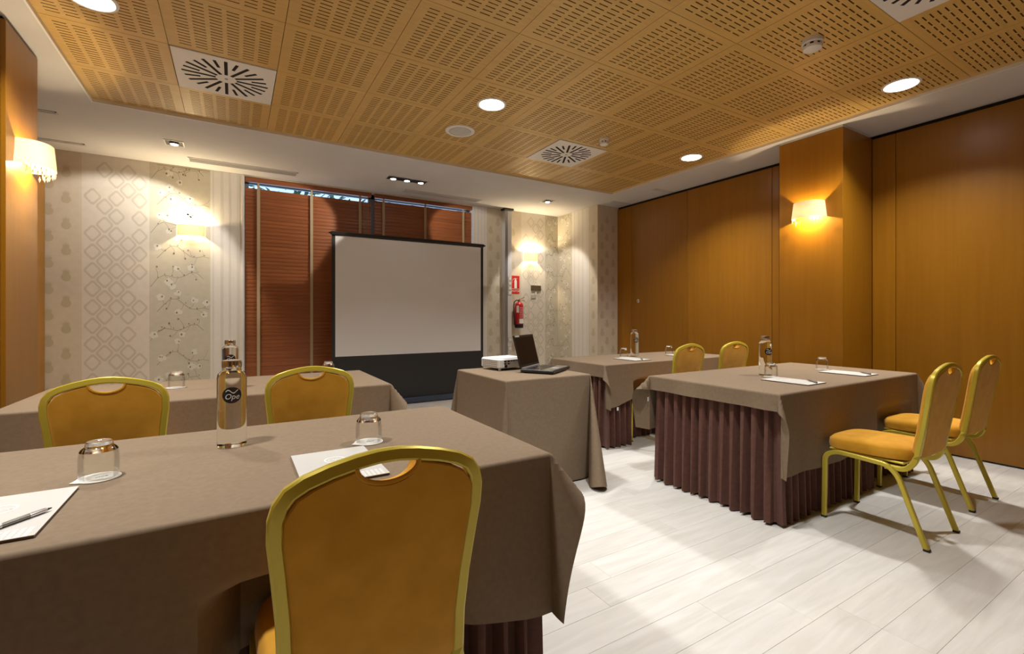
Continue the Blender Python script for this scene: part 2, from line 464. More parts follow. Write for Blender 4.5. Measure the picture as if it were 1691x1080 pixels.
def lattice(parent, f, a, b, seed=1):
    rg = random.Random(seed); q = MB(); sp = .098; hw, hh, wd = .082, .102, .021
    n = int((b - a - .10) / sp) + 1; off = (b - a - (n - 1) * sp) / 2
    for c in range(n):
        x = a + off + c * sp; z = .1 + (.098 if c % 2 else 0)
        while z < ZC - .11:
            if rg.random() < .80:
                ring = []
                for s_ in (1.0, 1 - wd / hw * 1.2):
                    pts = []
                    for k in range(4):
                        an = PI / 2 * k
                        cx_, cz_ = math.cos(an), math.sin(an)
                        for e in (-.16, .16):
                            a2 = an + e * 1.0
                            rr = 1 / (abs(math.cos(a2)) + abs(math.sin(a2))) * (.985)
                            pts.append((x + hw * s_ * rr * math.cos(a2), z + hh * s_ * rr * math.sin(a2)))
                    ring.append(pts)
                m_ = len(ring[0]); dd = .0004 + .0003 * rg.random()
                vs = [f(p[0], p[1], dd) for p in ring[0] + ring[1]]
                q.add(vs, [(k, (k + 1) % m_, m_ + (k + 1) % m_, m_ + k) for k in range(m_)])
            z += .196
    part('lattice_print', q, M_PRINT_L, parent, kind='stuff', fix=False)
def branches(parent, f, a, b, seed=1):
    rg = random.Random(seed); br = MB(); fl = MB(); bu = MB(); W = b - a
    def ribbon(pts, w0):
        for i in range(len(pts) - 1):
            (x0, z0), (x1, z1) = pts[i], pts[i + 1]; L_ = math.hypot(x1 - x0, z1 - z0) or 1e-6
            nx, nz = -(z1 - z0) / L_ * w0, (x1 - x0) / L_ * w0
            br.flat([(x0 - nx, z0 - nz), (x1 - nx, z1 - nz), (x1 + nx, z1 + nz), (x0 + nx, z0 + nz)], lambda x, y: f(x, y, .0004))
    def blossom(x, z, r):
        for k in range(5):
            an = 2 * PI * k / 5 + rg.random(); cx_, cz_ = x + .6 * r * math.cos(an), z + .6 * r * math.sin(an)
            dd = .0008 + .00006 * k
            fl.flat([(cx_ + .55 * r * math.cos(t * PI / 4), cz_ + .55 * r * math.sin(t * PI / 4)) for t in range(8)], lambda xx, yy: f(xx, yy, dd))
    def bud(x, z, r):
        bu.flat([(x + r * .7 * math.cos(t * PI / 3), z + r * math.sin(t * PI / 3)) for t in range(6)], lambda xx, yy: f(xx, yy, .0013))
    z = -.25; per = .60
    while z < ZC:
        for (sx, dirn, dz0) in ((.02, 1, 0.0), (.98, -1, .30)):
            pts = []; x = sx
            for k in range(9):
                t = k / 8
                xx = a + W * (sx + dirn * .86 * t); zz = z + dz0 + .16 * math.sin(t * 2.6) * (1 if dirn > 0 else .8) + .05 * math.sin(t * 9 + dz0 * 5) - .04
                pts.append((xx, zz))
            pts = [(p[0], min(max(p[1], .01), ZC - .02)) for p in pts]; ribbon(pts, .0026)
            for k in (1, 2, 3, 4, 5, 6, 7):
                px, pz = pts[k]; an = rg.uniform(.5, 2.6) * (1 if k % 2 else -1); L_ = rg.uniform(.06, .13)
                tw = [(px + L_ * t * math.cos(an) + .01 * math.sin(t * 5), pz + L_ * t * math.sin(an)) for t in (0, .5, 1)]
                tw = [(min(max(p[0], a + .01), b - .01), min(max(p[1], .01), ZC - .04)) for p in tw]; ribbon(tw, .0016)
                ex, ez = tw[-1]
                if .06 < ez < ZC - .08 and a + .04 < ex < b - .04:
                    if rg.random() < .55: blossom(ex, ez, rg.uniform(.026, .038))
                    bud(ex + rg.uniform(-.02, .02), ez + rg.uniform(-.01, .02), rg.uniform(.009, .015)); bud(px + rg.uniform(-.03, .03), min(pz + .012, ZC - .03), rg.uniform(.006, .010))
        z += per
    part('branch_print', br, M_PRINT_BR, parent, kind='stuff', fix=False)
    part('blossom_print', fl, M_PRINT_FL, parent, kind='stuff', fix=False)
    part('bud_print', bu, M_PRINT_BUD, parent, kind='stuff', fix=False)
def stripes(parent, f, a, b):
    q = MB(); n = 4; p = (b - a) / n
    for i in range(n): q.flat([(a + i * p + p * .2, .003), (a + i * p + p * (.45 + .1 * (i % 2)), .003), (a + i * p + p * (.45 + .1 * (i % 2)), ZC - .003), (a + i * p + p * .2, ZC - .003)], lambda x, z: f(x, z, .0004))
    part('stripe_print', q, M_PRINT_ST, parent, kind='stuff', fix=False)
def paper(parent, f, seq, seed):
    for i, (kd, a, b, extra) in enumerate(seq):
        lo, hi = min(a, b), max(a, b)
        strip(parent, f, lo, hi, {'p': M_PAPER_A, 'l': M_PAPER_B, 'b': M_PAPER_C, 's': M_PAPER_D}[kd])
        if kd == 'p': pineapples(parent, f, extra)
        if kd == 'l': lattice(parent, f, lo, hi, seed + i)
        if kd == 'b': branches(parent, f, lo, hi, seed + i)
        if kd == 's': stripes(parent, f, lo, hi)
paper(wall_f, on_far, [('p', X0, -1.379, (-1.635, -1.500)), ('l', -1.379, -.815, None), ('b', -.815, -.245, None), ('s', -.245, WX0, None)], 11)
paper(wall_f, on_far, [('s', WX1, 3.42, None), ('p', 3.42, 4.06, (3.488, 3.62, 3.905)), ('l', 4.06, 4.54, None), ('b', 4.54, 4.81, None)], 23)
paper(wall_c, on_side, [('b', Y1, 6.10, None), ('s', 6.10, 5.68, None), ('p', 5.68, 5.47, (5.567,))], 31)
paper(wall_c, on_face, [('p', 4.81, X1, (4.90, 5.00, 5.13))], 41)

# ---- window, panes, blinds
mb = MB(); fy0, fy1 = Y1 + .12, Y1 + .17
for a, b, c, d in ((WX0, WX0 + .06, WZ0, WZ1), (WX1 - .06, WX1, WZ0, WZ1), (1.61, 1.70, WZ0, WZ1), (WX0, WX1, WZ0, WZ0 + .07), (WX0, WX1, WZ1 - .06, WZ1)):
    mb.box(a, b, fy0, fy1, c, d)
win = struct(part('window_1', mb, mat('window_frame_blue_grey', (0.20, 0.24, 0.30), 0.4)))
for a, b in ((WX0 + .06, 1.61), (1.70, WX1 - .06)):
    q = MB(); q.box(a, b, Y1 + .140, Y1 + .148, WZ0 + .07, WZ1 - .06); part('pane', q, M_PANE, win)
q = MB(); q.box(WX1 - .012, WX1, Y1 - .002, Y1 + .12, WZ0, WZ1); q.box(WX0, WX0 + .012, Y1 - .002, Y1 + .12, WZ0, WZ1); q.box(WX0 + .012, WX1 - .012, Y1 + .0, Y1 + .12, WZ0, WZ0 + .012)
part('window_reveal', q, mat('reveal_white', (0.70, 0.72, 0.74), 0.5), win)
q = MB(); q.box(WX0 - .016, WX0, Y1 - .012, Y1 + .004, 0, ZC - .005); part('corner_bead', q, M_PAPER_D, win)
def slat_mesh(L):
    m = MB(); wd, th, tilt = .054, .0026, R(83); sec = []
    for k in range(4):
        u = (k / 3 - .5); sec.append((u * wd, .003 * (1 - 4 * u * u)))
    pts = [(a, b + th) for a, b in sec] + [(a, b) for a, b in reversed(sec)]
    c, s_ = math.cos(tilt), math.sin(tilt)
    m.prism(pts, 0, L, lambda x, z, d: (d, x * c - z * s_, x * s_ + z * c))
    return m.mesh('slat', M_SLAT)
def blind(xa, xb, ztop, tapes, label, yb=Y1 + .045):
    t = thing('venetian_blind', label, 'blind', ((xa + xb) / 2, yb, WZ0 + .012), 0, 'wooden venetian blinds at the window'); L = xb - xa; zb = WZ0 + .012
    q = MB(); q.box(-L / 2, L / 2, -.035, .035, WZ1 - .058 - zb, WZ1 - zb - .001, ch=.004); part('headrail', q, M_SLAT, t)
    sm = slat_mesh(L - .004); z = ztop - .025 - zb; lowest = z
    while z > .05:
        link('slat', sm, t, (-L / 2 + .002, 0, z)); lowest = z; z -= .0465
    q = MB(); q.box(-L / 2, L / 2, -.026, .026, .0, .022, ch=.004); part('bottom_rail', q, M_SLAT, t)
    for x in tapes:
        q = MB(); q.box(x - .017 - (xa + xb) / 2, x + .017 - (xa + xb) / 2, -.0275, -.0262, .022, ztop - zb + .0); q.box(x - .012 - (xa + xb) / 2, x + .012 - (xa + xb) / 2, -.0272, -.0262, ztop - zb, WZ1 - .058 - zb)
        part('ladder_tape', q, M_TAPE, t)
    return t, zb
bl, zb = blind(.108, 1.628, 2.752, (.252, .859, 1.472), 'left brown wooden venetian blind, wider gap of daylight above its slats')
for dx, ln in ((.655, 1.2), (.680, 1.5), (.705, 1.35)):
    q = MB(); q.tube([(dx, -.040, WZ1 - .06 - zb), (dx + .004, -.041, WZ1 - ln * .5 - zb), (dx, -.040, WZ1 - ln - zb)], .002, 5); part('pull_cord', q, M_TAPE, bl)
blind(1.672, 3.172, 2.790, (1.795, 2.409, 3.023), 'right brown wooden venetian blind, mostly behind the projection screen')
# tree outside the window
tr = thing('tree', 'dense green tree outside, glimpsed above the blinds', 'tree', (1.6, 9.6, 0))
q = MB(); q.tube([(0, 0, 0), (.05, .02, 1.5), (0, 0, 3.4)], .12, 8, radii=[.14, .11, .07]); part('trunk', q, M_BARK, tr, True)
q = MB(); rg = random.Random(5)
for i in range(2600):
    x, yy, z = rg.uniform(-3.6, 4.2), rg.uniform(-.5, .5), rg.uniform(1.6, 4.9)
    a, b = rg.uniform(0, 2 * PI), rg.uniform(-1.2, 1.2); s_ = rg.uniform(.05, .10)
    u = Vector((math.cos(a), math.sin(a) * .4, math.sin(b))).normalized() * s_; v = Vector((-math.sin(a), math.cos(a), math.cos(b))).normalized() * s_ * .5
    c = Vector((x, yy, z)); q.add([c - u, c + v, c + u, c - v], [(0, 1, 2, 3)])
part('foliage', q, M_LEAF, tr, kind='stuff', fix=False)

# ------------------------------------------------------------------ ceiling fittings
dl_labels = {(0, 0): 'glowing round downlight at the upper left, cut by the top of the picture', (1, 0): 'glowing round downlight in the middle of the ceiling, next to the round speaker',
             (2, 0): 'glowing round downlight farthest right and back, in front of the far right door panels', (2, 1): 'glowing round downlight above the right pillar with the smoke detector to its left'}
ring_m = MB(); ring_m.lathe([(.118, .008), (.122, .003), (.118, -.004), (.105, -.006), (.102, -.002), (.102, .006)], 32, cap=False)
ring_m = ring_m.mesh('trim_ring', M_WHITE, True)
disc_m = MB(); disc_m.lathe([(.100, -.004), (.001, -.0045)], 32); disc_m = disc_m.mesh('diffuser', M_DOWN)
for i, ci in enumerate((0, 4, 8)):
    for j, rj in enumerate((2, 5)):
        x, y = tile_c(ci, rj)
        if (i, j) in dl_labels: t = thing('downlight', dl_labels[(i, j)], 'ceiling light', (x, y, ZP), 0, 'round downlights in the wooden ceiling')
        else: t = thing('downlight', 'round ceiling downlight out of frame, above the left end of the nearest table' if i == 0 else 'round ceiling downlight out of frame, above the floor right of the nearest table', 'ceiling light', (x, y, ZP), 0, 'round downlights in the wooden ceiling')
        link('trim_ring', ring_m, t); link('diffuser', disc_m, t)
        ld = bpy.data.lights.new('downlight_beam', 'AREA'); ld.shape = 'DISK'; ld.size = .19; ld.energy = DOWN_W; ld.color = (1, .98, .95); ld.spread = R(122)
        lo = bpy.data.objects.new('downlight_beam', ld); COL.objects.link(lo); lo.location = (x, y, ZP - .0075)
# square air diffusers
plate = MB(); h = TS / 2 - .004; plate.box(-h, h, -h, h, -.006, .004, ch=.002); plate = plate.mesh('plate', M_WHITE)
def slot_m(r0, r1, wd):
    q = MB(); q.box(r0, r1, -wd / 2, wd / 2, -.0072, -.0055); return q.mesh('slot', M_DARKGAP)
sl_long, sl_short = slot_m(.065, .268, .021), slot_m(.165, .262, .019)
hub = MB(); hub.lathe([(.012, -.006), (.010, -.0085)], 12); hub = hub.mesh('hub_screw', M_GREYMET)
dlab = {(1, 1): 'square white swirl air diffuser in the ceiling, upper left, largest in view', (6, 1): 'square white swirl air diffuser in the far ceiling, near the small smoke detector', (6, 6): 'square white swirl air diffuser cut off by the top edge, upper right'}
for (i, j) in sorted(DIFF):
    x, y = tile_c(i, j); t = thing('air_diffuser', dlab[(i, j)], 'air vent', (x, y, ZP), 0, 'square swirl diffusers')
    link('plate', plate, t); link('hub_screw', hub, t)
    for k in range(24): link('slot', sl_long if k % 2 == 0 else sl_short, t, (0, 0, 0), (0, 0, 2 * PI * k / 24))
# loudspeaker
x, y = tile_c(4, 1)
t = thing('ceiling_speaker', 'round white ceiling loudspeaker with a grey mesh grille', 'speaker', (x, y, ZP))
q = MB(); q.lathe([(.138, 0), (.138, -.008), (.128, -.014), (.104, -.012), (.104, -.004)], 32, cap=False); part('rim', q, M_WHITE, t, True)
q = MB(); q.lathe([(.104, -.006), (.07, -.011), (.001, -.013)], 32, cap=False); part('grille', q, mat('speaker_mesh', (.50, .48, .44), .6), t, True)
for k in range(13):
    a = -.09 + k * .015; hw = math.sqrt(max(0, .098 ** 2 - a * a)); q = MB(); q.box(a - .003, a + .003, -hw, hw, -.0145, -.010); part('grille_bar', q, M_WHITE, t)
# smoke detectors
def smoke(x, y, r, label):
    t = thing('smoke_detector', label, 'smoke detector', (x, y, ZP), 0)
    q = MB(); q.lathe([(r, 0), (r, -.022), (r * .92, -.028)], 24); part('base', q, M_WHITE, t, True)
    q = MB(); q.lathe([(r * .82, -.028), (r * .82, -.042)], 24); part('smoke_gap', q, M_BLACK, t, True)
    for k in range(8):
        a = 2 * PI * k / 8; q = MB(); q.box(r * .80, r * .90, -.010, .010, -.043, -.026, mtx=Matrix.Rotation(a, 4, 'Z')); part('gap_post', q, M_WHITE, t)
    q = MB(); q.lathe([(r * .90, -.042), (r * .86, -.056), (r * .55, -.066), (.001, -.068)], 24, cap=False); part('cap', q, M_WHITE, t, True)
smoke(3.12, 1.535, .060, 'larger round smoke detector on the ceiling beside the right pillar downlight')
smoke(3.11, 3.44, .048, 'smaller round smoke detector on the far ceiling next to the square diffuser')
# linear grilles in the white margin
def grille(xa, xb, y, wd, label):
    t = thing('ceiling_grille', label, 'air vent', ((xa + xb) / 2, y, ZC), 0, 'slot grilles in the white ceiling border'); L = (xb - xa) / 2; h = wd / 2
    q = MB(); q.box(-L, L, -h, -h + .012, -.006, 0); q.box(-L, L, h - .012, h, -.006, 0); q.box(-L, -L + .012, -h, h, -.006, 0); q.box(L - .012, L, -h, h, -.006, 0); part('frame', q, M_PLASTER, t)
    q = MB(); q.box(-L + .01, L - .01, -h + .01, h - .01, -.0012, -.0002); part('dark_slot', q, M_DARKGAP, t)
    n = max(2, int(wd / .022))
    for k in range(n):
        yy = -h + .012 + (k + .5) * (wd - .024) / n; q = MB(); q.box(-L + .012, L - .012, yy - .0035, yy + .0035, -.005, -.001); part('blade', q, M_PLASTER, t)
grille(-.437, .652, 6.17, .17, 'long slot grille in the white ceiling border above the left end of the blinds')
grille(1.98, 3.13, 6.20, .17, 'long slot grille in the white ceiling border above the right blind')
grille(X0 + .01, -1.287, 6.19, .06, 'short slot grille in the far left corner of the white ceiling')
grille(X0 + .01, -1.287, 5.34, .06, 'short slot grille in the white ceiling just behind the left pillar')
grille(4.87, X1 - .01, 4.40, .07, 'short slot grille over the right wood panels, nearer the pillar')
grille(4.85, X1 - .01, 5.20, .07, 'short slot grille in the far right corner over the wood panels')
# recessed spots
def spot_fixture(xs, y, label, cat, aims, w=.165):
    c = sum(xs) / len(xs); L = (max(xs) - min(xs)) / 2 + w / 2
    t = thing('recessed_spotlight', label, cat, (c, y, ZC), 0)
    q = MB(); h = w / 2
    q.box(-L, L, -h, -h + .012, -.006, 0); q.box(-L, L, h - .012, h, -.006, 0); q.box(-L, -L + .012, -h + .012, h - .012, -.006, 0); q.box(L - .012, L, -h + .012, h - .012, -.006, 0); part('frame', q, M_ALU, t)
    q = MB(); q.box(-L + .012, L - .012, -h + .012, h - .012, -.0018, -.0003); part('recess', q, M_BLACK, t)
    for x, (tx, ty, tz), en, ang in [(x, *a) for x, a in zip(xs, aims)]:
        d = (Vector((tx, ty, tz)) - Vector((x, y, ZC))).normalized()
        rot = d.to_track_quat('-Z', 'Y')
        q = MB(); q.lathe([(.040, .004), (.042, -.006), (.036, -.010)], 20); l = part('lamp', q, M_CHROME, t, True, loc=(x - c, 0, -.008))
        q = MB(); q.lathe([(.032, -.0105), (.001, -.0115)], 20); part('lamp_glow', q, M_SPOTG, l)
        ld = bpy.data.lights.new('spot_lamp', 'SPOT'); ld.energy = en; ld.color = (1, .94, .84); ld.spot_size = ang; ld.spot_blend = .25; ld.shadow_soft_size = .025
        lo = bpy.data.objects.new('spot_lamp', ld); COL.objects.link(lo); lo.location = (x, y, ZC - .03); lo.rotation_euler = rot.to_euler()
spot_fixture([-.514], 5.665, 'single square recessed spotlight in the white ceiling above the left wallpaper', 'ceiling light', [((-1.15, 6.5, 1.35), SPOT_W * .95, R(100))])
spot_fixture([1.69, 1.865, 2.045], 5.70, 'row of three recessed spotlights in front of the blinds', 'ceiling light',
             [((.35, 6.5, 2.25), SPOT_W * 1.0, R(52)), ((1.2, 3.3, .7), SPOT_W * .7, R(56)), ((3.0, 6.5, 2.45), SPOT_W * .6, R(44))])
spot_fixture([4.014], 5.68, 'single square recessed spotlight in the white ceiling above the fire extinguisher', 'ceiling light', [((4.5, 6.4, 1.2), SPOT_W * .9, R(76))])

# ------------------------------------------------------------------ wall lamps
def d_curve(w, d, n=14):
    """half oval, from -w/2 to w/2, bulging by d"""
    return [(-w / 2 * math.cos(PI * k / n), d * (math.sin(PI * k / n) ** .62)) for k in range(n + 1)]
def sconce(loc, rz, label, wt, wb, d, h, shade_m, crystals=0, wz=1.0):
    """local +Y points into the room"""
    t = thing('wall_sconce', label, 'wall lamp', loc, rz, 'lit wall lamps')
    q = MB(); q.box(-wt * .30, wt * .30, .0005, .010, -h * .30, h * .30, ch=.003); part('backplate', q, M_ALU, t)
    q = MB(); n = 14; rows = []
    for wd, dd, z in ((wb, d, -h / 2), (wt, d * .92, h / 2)):
        for th in (0, -.004):
            rows.append([(x * (1 + th / wd * 2), max(.0008, y_ + th if y_ > .004 else .0008), z) for x, y_ in d_curve(wd, dd, n)])
    ob, ib, ot, it = rows
    o = q.add(ob + ot, [(k, k + 1, n + 2 + k, n + 1 + k) for k in range(n)])
    o2 = q.add(ib + it, [(k + 1, k, n + 1 + k, n + 2 + k) for k in range(n)])
    for k in range(n):
        q.quad(o + k + 1, o + k, o2 + k, o2 + k + 1); q.quad(o + n + 1 + k, o + n + 2 + k, o2 + n + 2 + k, o2 + n + 1 + k)
    part('shade', q, shade_m, t, True)
    q = MB(); q.tube([(0, .008, 0), (0, d * .45, 0)], .006, 8); part('bulb_holder', q, M_ALU, t, True)
    b = MB(); b.lathe([(.002, -.026), (.014, -.020), (.019, -.004), (.016, .012), (.008, .022)], 14, cy=d * .48); bo = part('bulb', b, M_BULB, t, True)
    if crystals:
        cm = MB(); cm.add([(0, 0, 0), (.006, 0, -.022), (0, .006, -.022), (-.006, 0, -.022), (0, -.006, -.022), (0, 0, -.042)], [(0, 1, 2), (0, 2, 3), (0, 3, 4), (0, 4, 1), (5, 2, 1), (5, 3, 2), (5, 4, 3), (5, 1, 4)]); cm = cm.mesh('crystal_drop', M_CRYSTAL)
        for row, (sc, zz) in enumerate(((.97, 0), (.80, -.020))):
            cv = d_curve(wb * sc, d * sc, crystals)
            for x, y_ in cv[1:-1]: link('crystal_drop', cm, t, (x, max(.01, y_ - .004), -h / 2 + zz + .002))
    ld = bpy.data.lights.new('bulb_light', 'POINT'); ld.energy = SCONCE_W * wz; ld.color = (1, .78, .48); ld.shadow_soft_size = .022
    lo = bpy.data.objects.new('bulb_light', ld); COL.objects.link(lo)
    lo.location = Matrix.Translation(loc) @ Matrix.Rotation(rz, 4, 'Z') @ Vector((0, d * .48, .03 if not crystals else -.02))
    return t
sconce((-.43, Y1 - .003, 2.165), PI, 'lit cream wall lamp on the wallpaper left of the blinds', .27, .27, .10, .125, M_SHADE_W, 0, .6)
sconce((4.235, Y1 - .003, 2.16), PI, 'lit cream wall lamp above the fire extinguisher and thermostat', .255, .255, .10, .14, M_SHADE_W, 0, .65)
sconce((-1.12, 4.00, 2.175), -PI / 2, 'lit fabric wall lamp with crystal fringe on the left wooden pillar', .25, .285, .15, .150, M_SHADE_C, 13, 1.0)
sconce((4.66, 2.31, 2.175), PI / 2, 'lit fabric wall lamp with crystal fringe on the right wooden pillar', .25, .285, .15, .150, M_SHADE_C, 13, 1.0)

# ------------------------------------------------------------------ tables, skirts, cloths
ZT = 0.75; ZCL = 0.7535
def table(rc, label, legin=.12):
    x0, x1, y0, y1 = rc; cx, cy = (x0 + x1) / 2, (y0 + y1) / 2
    t = thing('folding_table', label, 'table', (cx, cy, 0)); hx, hy = (x1 - x0) / 2 - .022, (y1 - y0) / 2 - .022
    q = MB(); q.box(-hx, hx, -hy, hy, ZT - .028, ZT, ch=.003); part('tabletop', q, mat('beech_top', (.42, .28, .15), .5), t)
    for sx in (-1, 1):
        for sy in (-1, 1):
            q = MB(); q.tube([(sx * (hx - legin), sy * (hy - .30), 0), (sx * (hx - legin), sy * (hy - .30), ZT - .028)], .014, 8); part('leg', q, M_GREYMET, t, True)
        q = MB(); q.tube([(sx * (hx - legin), -hy + .30, .30), (sx * (hx - legin), hy - .30, .30)], .010, 8); part('brace', q, M_GREYMET, t, True)
    return t
def push_in(pushes, x, z):
    d = 0.0
    for xc, dep in pushes:
        d = max(d, dep * (1 - smoothstep(.222, .30, abs(x - xc))) * (1 - smoothstep(.508, .565, z)))
    return d
def cloth(name, rc, ov, corners, label, pushes=(), seed=0, flare=.02, wave=.010, tagpos=None, cat='tablecloth', folds=(), rmax=9.0):
    """ov = overhang (left, right, front, back); corners[(sx,sy)] = (tilt, azimuth deg from the x side, spread)"""
    x0, x1, y0, y1 = rc; L, Rr, F, B = ov; rg = random.Random(seed); e0 = .011
    def ticks(lo, n_lo, span, hi, n_hi, st):
        a = [-lo * (1 - i / n_lo) for i in range(n_lo)]
        fine = [-.018, -.012, -.006] ; a = sorted(set([round(v, 5) for v in a + [f for f in fine if -f < lo]]))
        n = max(4, int(span / st)); b = [span * i / n for i in range(n + 1)]
        c = [span + hi * (i + 1) / n_hi for i in range(n_hi)] + [span + f for f in (.006, .012, .018) if f < hi]
        return a + b + sorted(set([round(v, 5) for v in c]))
    U = ticks(L, max(12, int(L / .035)), x1 - x0, Rr, max(12, int(Rr / .035)), .04)
    V = ticks(F, max(12, int(F / .018)), y1 - y0, B, max(12, int(B / .035)), .04)
    ph = [rg.uniform(0, 6.28) for _ in range(8)]
    def eg(s):
        q = e0 * PI / 2
        if s < q: a = s / e0; return e0 * math.sin(a), e0 * (1 - math.cos(a))
        return e0, e0 + (s - q)
    def wv(a, side, length):
        win = smoothstep(0, .12, a) * smoothstep(0, .12, length - a)
        return win * (math.sin(a * 11 + ph[side]) * .6 + math.sin(a * 23 + ph[side + 4]) * .4)
    zmin = .004
    q = MB()
    for v in V:
        for u in U:
            su = -u if u < 0 else (u - (x1 - x0) if u > x1 - x0 else 0); sx = -1 if u < 0 else 1
            sv = -v if v < 0 else (v - (y1 - y0) if v > y1 - y0 else 0); sy = -1 if v < 0 else 1
            px = x0 + min(max(u, 0), x1 - x0); py = y0 + min(max(v, 0), y1 - y0)
            if su <= 1e-6 and sv <= 1e-6:
                p = Vector((px, py, ZCL))
                for (ax, fy, amp) in folds:      # pressed creases across the top
                    dd = (py if ax == 'y' else px) - fy
                    p.z += amp * math.exp(-(dd / .012) ** 2)
            elif sv <= 1e-6:
                o, g = eg(su); k = su / (L if sx < 0 else Rr)
                o += flare * k * (su if su < .5 else .5) * 1.5 + wave * k * wv(v, 0 if sx < 0 else 1, y1 - y0)
                p = Vector((px + sx * o, py, ZCL - g))
            elif su <= 1e-6:
                o, g = eg(sv); k = sv / (F if sy < 0 else B)
                o += flare * k * (sv if sv < .5 else .5) * 1.5 + wave * k * wv(u, 2 if sy < 0 else 3, x1 - x0)
                p = Vector((px, py + sy * o, ZCL - g))
                if sy < 0:
                    p.y += push_in(pushes, p.x, p.z)
                    for xc, dep in pushes: p.z += min(.09, dep * .7) * k * (1 - smoothstep(.18, .56, abs(p.x - xc)))
            else:
                r = math.hypot(su, sv); th = math.atan2(sv, su); r = min(r, rmax); t = th / (PI / 2)
                tilt, az0, spr, pw = (*corners.get((sx, sy), (30, 45, 55)), 2.0)[:4]
                o, g = eg(r); tau = R(tilt) * math.sin(PI * t) ** pw; az = R(az0 - spr * math.cos(PI * t))
                hx_, hy_ = math.cos(az) * sx, math.sin(az) * sy
                p = Vector((px + sx * o * math.cos(th), py + sy * o * math.sin(th), ZCL - e0 * 0))
                p += Vector((hx_ * math.sin(tau) * g, hy_ * math.sin(tau) * g, -math.cos(tau) * g))
                k = (sv / (F if sy < 0 else B)) * (1 - abs(2 * t - 1)) if False else 0
            if p.z < zmin:
                ex = zmin - p.z; cx_, cy_ = px, py; d = Vector((p.x - cx_, p.y - cy_, 0))
                if d.length > 1e-5: p += d.normalized() * ex * .22
                p.z = zmin + .004 * math.sin(ex * 60)* (1 if ex > 0 else 0) + .0035
            q.v.append(tuple(p))
    nu = len(U)
    for j in range(len(V) - 1):
        for i in range(nu - 1):
            a = j * nu + i; q.quad(a, a + 1, a + nu + 1, a + nu)
    o = part(name, q, M_CLOTH, smooth=True, fix=False)
    for pl in o.data.polygons: pl.use_smooth = True
    tag(o, label, cat)
    if tagpos:
        tx, ty, tz, rz = tagpos
        g = MB(); g.box(-.010, .010, -.0008, .0008, -.018, .012); part('care_tag', g, M_PAPERW, o, loc=(tx, ty, tz), rot=(0, 0, rz), label='small white care tag')
    return o
def skirt(rc, label, pushes=(), seed=0):
    x0, x1, y0, y1 = rc; ins = .030; x0 += ins; x1 -= ins; y0 += ins; y1 -= ins
    rg = random.Random(seed); rad = .02
    segs = [((x0, y0), (x1, y0), (0, -1)), ((x1, y0), (x1, y1), (1, 0)), ((x1, y1), (x0, y1), (0, 1)), ((x0, y1), (x0, y0), (-1, 0))]
    P = []          # (x, y, nx, ny, s)
    s0 = 0
    for (ax, ay), (bx, by), n in segs:
        Ls = math.hypot(bx - ax, by - ay); k = int(Ls / .0085)
        for i in range(k): P.append((ax + (bx - ax) * i / k, ay + (by - ay) * i / k, n[0], n[1], s0 + Ls * i / k))
        s0 += Ls
    tot = s0; npl = round(tot / .070); jit = [rg.uniform(-.16, .16) for _ in range(npl + 1)]; jit[npl] = jit[0]
    amps = [rg.uniform(.8, 1.15) for _ in range(npl)]
    N_ = len(P); Z = [.715, .66, .58, .46, .32, .18, .07, .006]
    q = MB()
    for zi, z in enumerate(Z):
        k = (.715 - z) / .71
        for i, (x, y, nx, ny, s) in enumerate(P):
            # smooth normal round the corners
            a, b = P[(i - 3) % N_], P[(i + 3) % N_]; mx, my = a[2] + b[2] + nx, a[3] + b[3] + ny; ml = math.hypot(mx, my) or 1; mx /= ml; my /= ml
            ss = s / tot * npl; c = int(ss) % npl; fr = ss - int(ss)
            wob = jit[c] * (1 - fr) + jit[c + 1] * fr
            sn = math.sin(2 * PI * (ss + wob * (.4 + .8 * k)))
            wvf = math.tanh(2.6 * sn + .9)
            am = (.019 + .007 * k) * amps[c]
            o = am * wvf + .012 * k
            sh = .010 * k * math.cos(2 * PI * ss)
            px, py = x + mx * o - my * sh, y + my * o + mx * sh
            if ny < 0 and abs(nx) < .5: py += push_in(pushes, px, z - .05) + (.03 if push_in(pushes, px, z - .06) > .01 else 0)
            q.v.append((px, py, z + (.006 * (1 + math.sin(ss * 2.7)) if zi == len(Z) - 1 else 0)))
    for zi in range(len(Z) - 1):
        for i in range(N_):
            a, b = zi * N_ + i, zi * N_ + (i + 1) % N_; q.quad(a, a + N_, b + N_, b)
    o = part('table_skirt', q, M_SKIRT, smooth=True, fix=False)
    for pl in o.data.polygons: pl.use_smooth = True
    tag(o, label, 'table skirt', 'pleated chocolate brown table skirts')
    return o
CH = {'fg': (.245, 1.127), 'a': (-.445, 2.69), 'b': (.325, 2.70), 'c': (3.195, 1.172), 'd': (4.035, 1.215), 'e': (3.416, 2.945), 'f': (4.075, 2.945)}
T1 = (-.95, .855, 1.21, 2.10); T2 = (-.94, .85, 2.95, 3.80); T3 = (1.555, 2.268, 2.675, 3.435); T4 = (2.592, 4.43, 1.45, 2.37); T5 = (2.80, 4.62, 3.09, 3.87)
def pushes(T, *ids): return [(CH[i][0], max(0, CH[i][1] + .272 - T[2])) for i in ids]
table(T1, 'folding table hidden under the cloth nearest the camera')
table(T2, 'folding table hidden under the cloth at the left, behind the nearest table')
table(T3, 'small square table hidden under the cloth that carries the projector and laptop', .10)
table(T4, 'folding table hidden under the cloth at the right foreground')
table(T5, 'folding table hidden under the cloth at the back right')
P1, P2, P4, P5 = pushes(T1, 'fg'), pushes(T2, 'a', 'b'), pushes(T4, 'c', 'd'), pushes(T5, 'e', 'f')
skirt(T1, 'pleated dark brown skirt under the nearest tablecloth', P1, 1)
skirt(T2, 'pleated dark brown skirt of the left table behind the nearest one', P2, 2)
